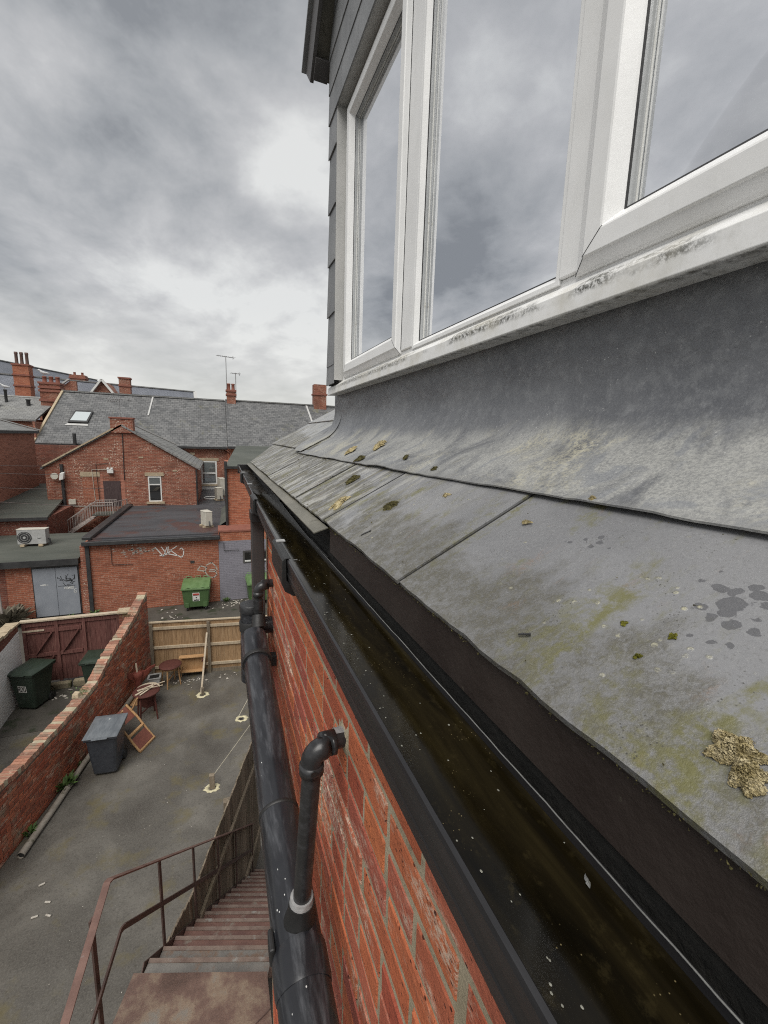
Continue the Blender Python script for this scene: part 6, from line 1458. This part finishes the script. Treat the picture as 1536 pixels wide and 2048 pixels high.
def aerial(label, base, h, L, n, az=0.):
    t = thing('tv_aerial', label, 'aerial', base); x, y, z = base
    MB().tube([(x, y, z), (x, y, z + h)], .028, 6).build('mast', 'aerial', t)
    c, s2 = math.cos(az), math.sin(az); MB().tube([(x - c * L / 2, y - s2 * L / 2, z + h - .05), (x + c * L / 2, y + s2 * L / 2, z + h - .05)], .020, 6).build('boom', 'aerial', t)
    for i in range(n):
        f = (i / (n - 1) - .5) * L; MB().tube([(x + c * f + s2 * .22, y + s2 * f - c * .22, z + h - .05), (x + c * f - s2 * .22, y + s2 * f + c * .22, z + h - .05)], .016, 5).build('element', 'aerial', t)
    MB().box(x + c * L * .42 - .02, x + c * L * .42 + .02, y - .05, y + .05, z + h - .2, z + h + .05).build('reflector', 'aerial', t); return t
aerial('tall aerial mast above the two pot chimney', (.88, RR - .1, 9.3), 3.75, 1.35, 9, .35)
aerial('short aerial right of the tall mast', (1.58, RR, 9.9), 1.95, .7, 5, .3)
t = aerial('bent rooftop aerial on the gable stack', (-4.62, GY - .02, 7.6), 1.05, 1.05, 9, .25)
for i in range(5): MB().tube([(-5.15 + i * .10, GY + .05, 8.45), (-4.98 + i * .08, GY + .05, 8.72)], .018, 5).build('grid_bar', 'aerial', t)
MB().tube([(-5.2, GY + .05, 8.45), (-4.72, GY + .05, 8.52)], .018, 5).build('grid_bar', 'aerial', t)

# left hand houses
lb = thing('left_house', 'plain brick house with hipped slate roof at the far left', 'building', (-13, 26, 0))
MB().box(-20, -9.75, 20, 30.4, 0, 6.72).build('wall', 'wall_left', lb)
MB().add([(-20, 19.8, 6.85), (-9.55, 19.8, 6.85), (-9.55, 30.6, 6.85), (-20, 30.6, 6.85), (-14.8, 24.6, 8.9), (-14.8, 25.8, 8.9)], [(0, 1, 4), (1, 2, 5, 4), (2, 3, 5), (3, 0, 4, 5)]).build('roof', 'roof_pale', lb)
MB().add([(-20, 19.8, 6.70), (-9.55, 19.8, 6.70), (-9.55, 30.6, 6.70), (-20, 30.6, 6.70), (-20, 19.8, 6.849), (-9.55, 19.8, 6.849), (-9.55, 30.6, 6.849), (-20, 30.6, 6.849)], [(0, 3, 2, 1), (0, 1, 5, 4), (1, 2, 6, 5), (2, 3, 7, 6), (3, 0, 4, 7)]).build('gutter', 'edge', lb)
MB().bar((-9.55, 30.6, 6.90), (-14.8, 25.8, 8.93), .12, .05).build('hip_tiles', 'trim', lb)
lb2 = thing('left_rear_house', 'brick house with small roof vents behind the hipped house', 'building', (-15, 38, 0))
MB().box(-24, -11.1, 35, 41, 0, 7.55).build('wall', 'wall_far', lb2)
roofslab(-24, -11.0, -24, -10.6, 34.8, 7.55, 38.4, 9.15, .12, 'roof', 'roof_pale', lb2)
MB().bar((-24, 38.4, 9.20), (-10.7, 38.4, 9.18), .16, .08).build('ridge_tiles', 'trim', lb2)
for (x, y, z, h, r_) in ((-13.35, 37.4, 8.7, .75, .09), (-13.55, 36.6, 8.35, .35, .12), (-12.0, 37.0, 8.5, .35, .12)): MB().lathe([(r_, 0), (r_, h), (r_ * 1.3, h + .02), (r_ * 1.3, h + .08)], (x, y, z), 10).build('roof_vent', 'edge', lb2); 
MB().box(-10.62, -10.5, RY + .05, 41, 5.5, 7.4).build('party_wall', 'wall_far', lb2)
pw = thing('sooty_return_wall', 'narrow dark brick return wall between the left house and the gable', 'wall', (-10, 31, 0)); MB().box(-10.9, -8.06, 32.2, 32.9, 0, 6.0).build('face', 'wall_dark', pw)
ll = thing('low_outbuilding', 'low brick outbuilding with mossy green lean-to roof', 'building', (-9, 24, 0))
MB().box(-12.5, -7.0, 22.2, 26, 0, 3.14).build('wall', 'wall_dark', ll)
MB().add([(-12.5, 22.1, 3.22), (-6.93, 22.1, 3.22), (-8.06, 31.0, 3.75), (-12.5, 31.0, 3.75), (-12.5, 22.1, 3.12), (-6.93, 22.1, 3.12), (-8.06, 31.0, 3.65), (-12.5, 31.0, 3.65)], [(0, 1, 2, 3), (4, 7, 6, 5), (0, 4, 5, 1), (1, 5, 6, 2), (2, 6, 7, 3), (3, 7, 4, 0)]).build('roof', 'felt_green', ll)
MB().bar((-12.5, 22.05, 3.16), (-6.9, 22.05, 3.16), .10, .12).build('gutter', 'edge', ll)
# big hall roofs far behind
def hall(label, a, b_, drop, run, mat='roof_far'):
    t = thing('hall_building', label, 'building', ((a[0] + b_[0]) / 2, (a[1] + b_[1]) / 2, 0)); a, b_ = Vector(a), Vector(b_); d = (b_ - a).normalized(); n = Vector((d.y, -d.x, 0)).normalized()
    e0, e1 = a + n * run - Vector((0, 0, drop)), b_ + n * run - Vector((0, 0, drop)); f0, f1 = a - n * run - Vector((0, 0, drop)), b_ - n * run - Vector((0, 0, drop))
    MB().add([a, b_, e1, e0, f0, f1], [(0, 3, 2, 1), (0, 1, 5, 4), (0, 4, 3), (1, 2, 5)]).build('roof', mat, t)
    g = Vector((0, 0, 1)); MB().add([e0, e1, f1, f0] + [Vector((q.x, q.y, 0)) for q in (e0, e1, f1, f0)], [(0, 1, 5, 4), (1, 2, 6, 5), (2, 3, 7, 6), (3, 0, 4, 7)]).build('wall', 'wall_far', t)
    u = Vector((0, 0, .06)); MB().bar(a + u, b_ + u, .25, .12).build('ridge_tiles', 'roof_pale', t); return t
h1 = hall('big blue grey slate hall roof furthest back at left', (-26, 58, 14.6), (-17.0, 80, 14.6), 5, 7)
h2 = hall('long blue grey slate roof behind the terrace ridge', (-24, 50.2, 11.9), (-2.3, 58, 11.9), 4.5, 6)
MB().bar((-2.25, 58, 12.0), (-1.9, 52.4, 7.5), .35, .12).build('verge', 'trim', h2)
gd = thing('gabled_dormer', 'little white edged brick gable poking over the terrace roof', 'dormer', (-10.2, 50, 9))
MB().prism([(-11.3, 50, 9.2), (-9.1, 50, 9.2), (-9.1, 50, 10.2), (-10.2, 50, 11.75), (-11.3, 50, 10.2)], (0, 50, 0), (0, 55, 0)).build('wall', 'wall_far', gd)
for s2 in (-1, 1): MB().bar((-10.2, 49.9, 11.85), (-10.2 + s2 * 1.3, 49.9, 10.05), .5, .16, (0, 0, 1)).build('bargeboard', 'white', gd)
chimney('chimney_stack', 'tall slender red chimney with three dark pots at the far left', -16.05, 49, 8.5, 12.55, 1.15, 1.0, 3, 'pot_dark', (.55, .78, 1.0), 'wall_right', 1.05)
chimney('chimney_stack', 'medium red chimney rising behind the terrace ridge', -8.25, 50, 9.5, 12.15, .95, .8, 0, 'terracotta', (.72, 1.0))
chimney('chimney_stack', 'small squat chimney top showing behind the far roofs', -14.5, 60, 11, 13.1, 1.5, 1.2, 2, 'terracotta', (.85,), poth=.3)
gw = thing('gable_end_wall', 'brick gable end with white coping behind the broad chimney', 'wall', (-12.4, 43, 7)); MB().prism([(-13.3, 43, 7), (-10.6, 43, 7), (-10.6, 43, 10.9), (-11.0, 43, 10.9), (-13.3, 43, 9.0)], (0, 43, 0), (0, 43.3, 0)).build('face', 'wall_far', gw); MB().bar((-13.5, 42.95, 8.95), (-11.1, 42.95, 11.0), .3, .10).build('coping', 'trim', gw)
# gulls
def gull(label, loc, rz, s=1.0):
    t = thing('gull', label, 'bird', loc, rz); b = MB()
    b.tube([(-.26 * s, 0, .16 * s), (-.16 * s, 0, .16 * s), (0, 0, .17 * s), (.10 * s, 0, .22 * s), (.15 * s, 0, .28 * s), (.20 * s, 0, .30 * s), (.25 * s, 0, .29 * s)], .05, 10, True, [.012 * s, .05 * s, .085 * s, .07 * s, .045 * s, .045 * s, .012 * s]); b.build('body', 'gull', t, True)
    for y in (-.02, .02): MB().tube([(0, y * s, .10 * s), (0.01, y * s, 0)], .008 * s, 5).build('leg', 'stone', t, True)
    MB().tube([(.24 * s, 0, .29 * s), (.30 * s, 0, .275 * s)], .01 * s, 5).build('bill', 'foam', t, True); return t
gull('grey white gull standing on the broad stepped chimney', (-11.12, 37.5, 10.60), R(-160), 1.3)
gull('white gull perched on the roof vent of the rear house', (-13.35, 37.4, 9.54), R(200), 1.1)
# overhead wires
for i, (a, b_, sag, lab) in enumerate((((-15, 17.5, 6.9), (-7.30, GY - .2, 4.75), .4, 'upper sagging cable crossing to the gable lamp'), ((-15, 17.0, 6.5), (-5.3, GY - .3, 4.05), .5, 'middle sagging cable crossing the gable'), ((-15, 16.6, 6.35), (-2.5, GY - .6, 3.15), .6, 'lowest sagging cable ending over the flat roof'), ((-15, 19, 6.7), (-8.0, GY - .1, 5.15), .3, 'short cable meeting the gable eaves corner'))):
    a, b_ = Vector(a), Vector(b_); tag(MB().tube([a.lerp(b_, t_) - Vector((0, 0, sag * 4 * t_ * (1 - t_))) for t_ in [j / 14 for j in range(15)]], .012, 5, False).build('overhead_cable', 'cable'), lab, 'cable')

# small growth and fittings along the alley
for i, (x, y, r_, lab) in enumerate(((-4.55, 18.3, .22, 'weed tuft at the foot of the extension downpipe'), (-3.0, 18.35, .16, 'weed tuft at the foot of the graffiti wall'), (.2, 18.35, .18, 'weed tuft at the foot of the lilac wall'), (-5.3, 18.3, .15, 'weed tuft at the foot of the grey shed doors'), (-2.35, 13.6, .15, 'weed tuft behind the gate pier'))): weed((x, y, .0), r_, 30, lab, 40 + i)
MB().tube([(-3.9, AY - .03, 2.6), (-3.9, AY - .03, 1.9), (-3.2, AY - .03, 1.88)], .012, 5).build('cable', 'edge', ext)
MB().box(-1.15, -1.0, AY - .02, AY - .002, 1.75, 1.85).build('air_vent', 'edge', ext)
MB().tube([(.15, AY - .04, 2.55), (.15, AY - .04, 2.2), (.75, AY - .04, 2.2)], .012, 5).build('conduit', 'edge', pv)
MB().box(-7.15, -6.85, GY - .12, GY - .003, 3.2, 3.45).build('meter_box', 'cream', gb)
MB().tube([(-7.2, GY - .05, 3.1), (-5.7, GY - .05, 3.05)], .02, 6).build('conduit', 'cream', gb)
for x, z in ((-3.9, 5.6), (-5.5, 5.5), (-2.3, 4.9)): MB().box(x, x + .22, GY - .015, GY - .003, z, z + .075).build('air_brick', 'stone', gb)
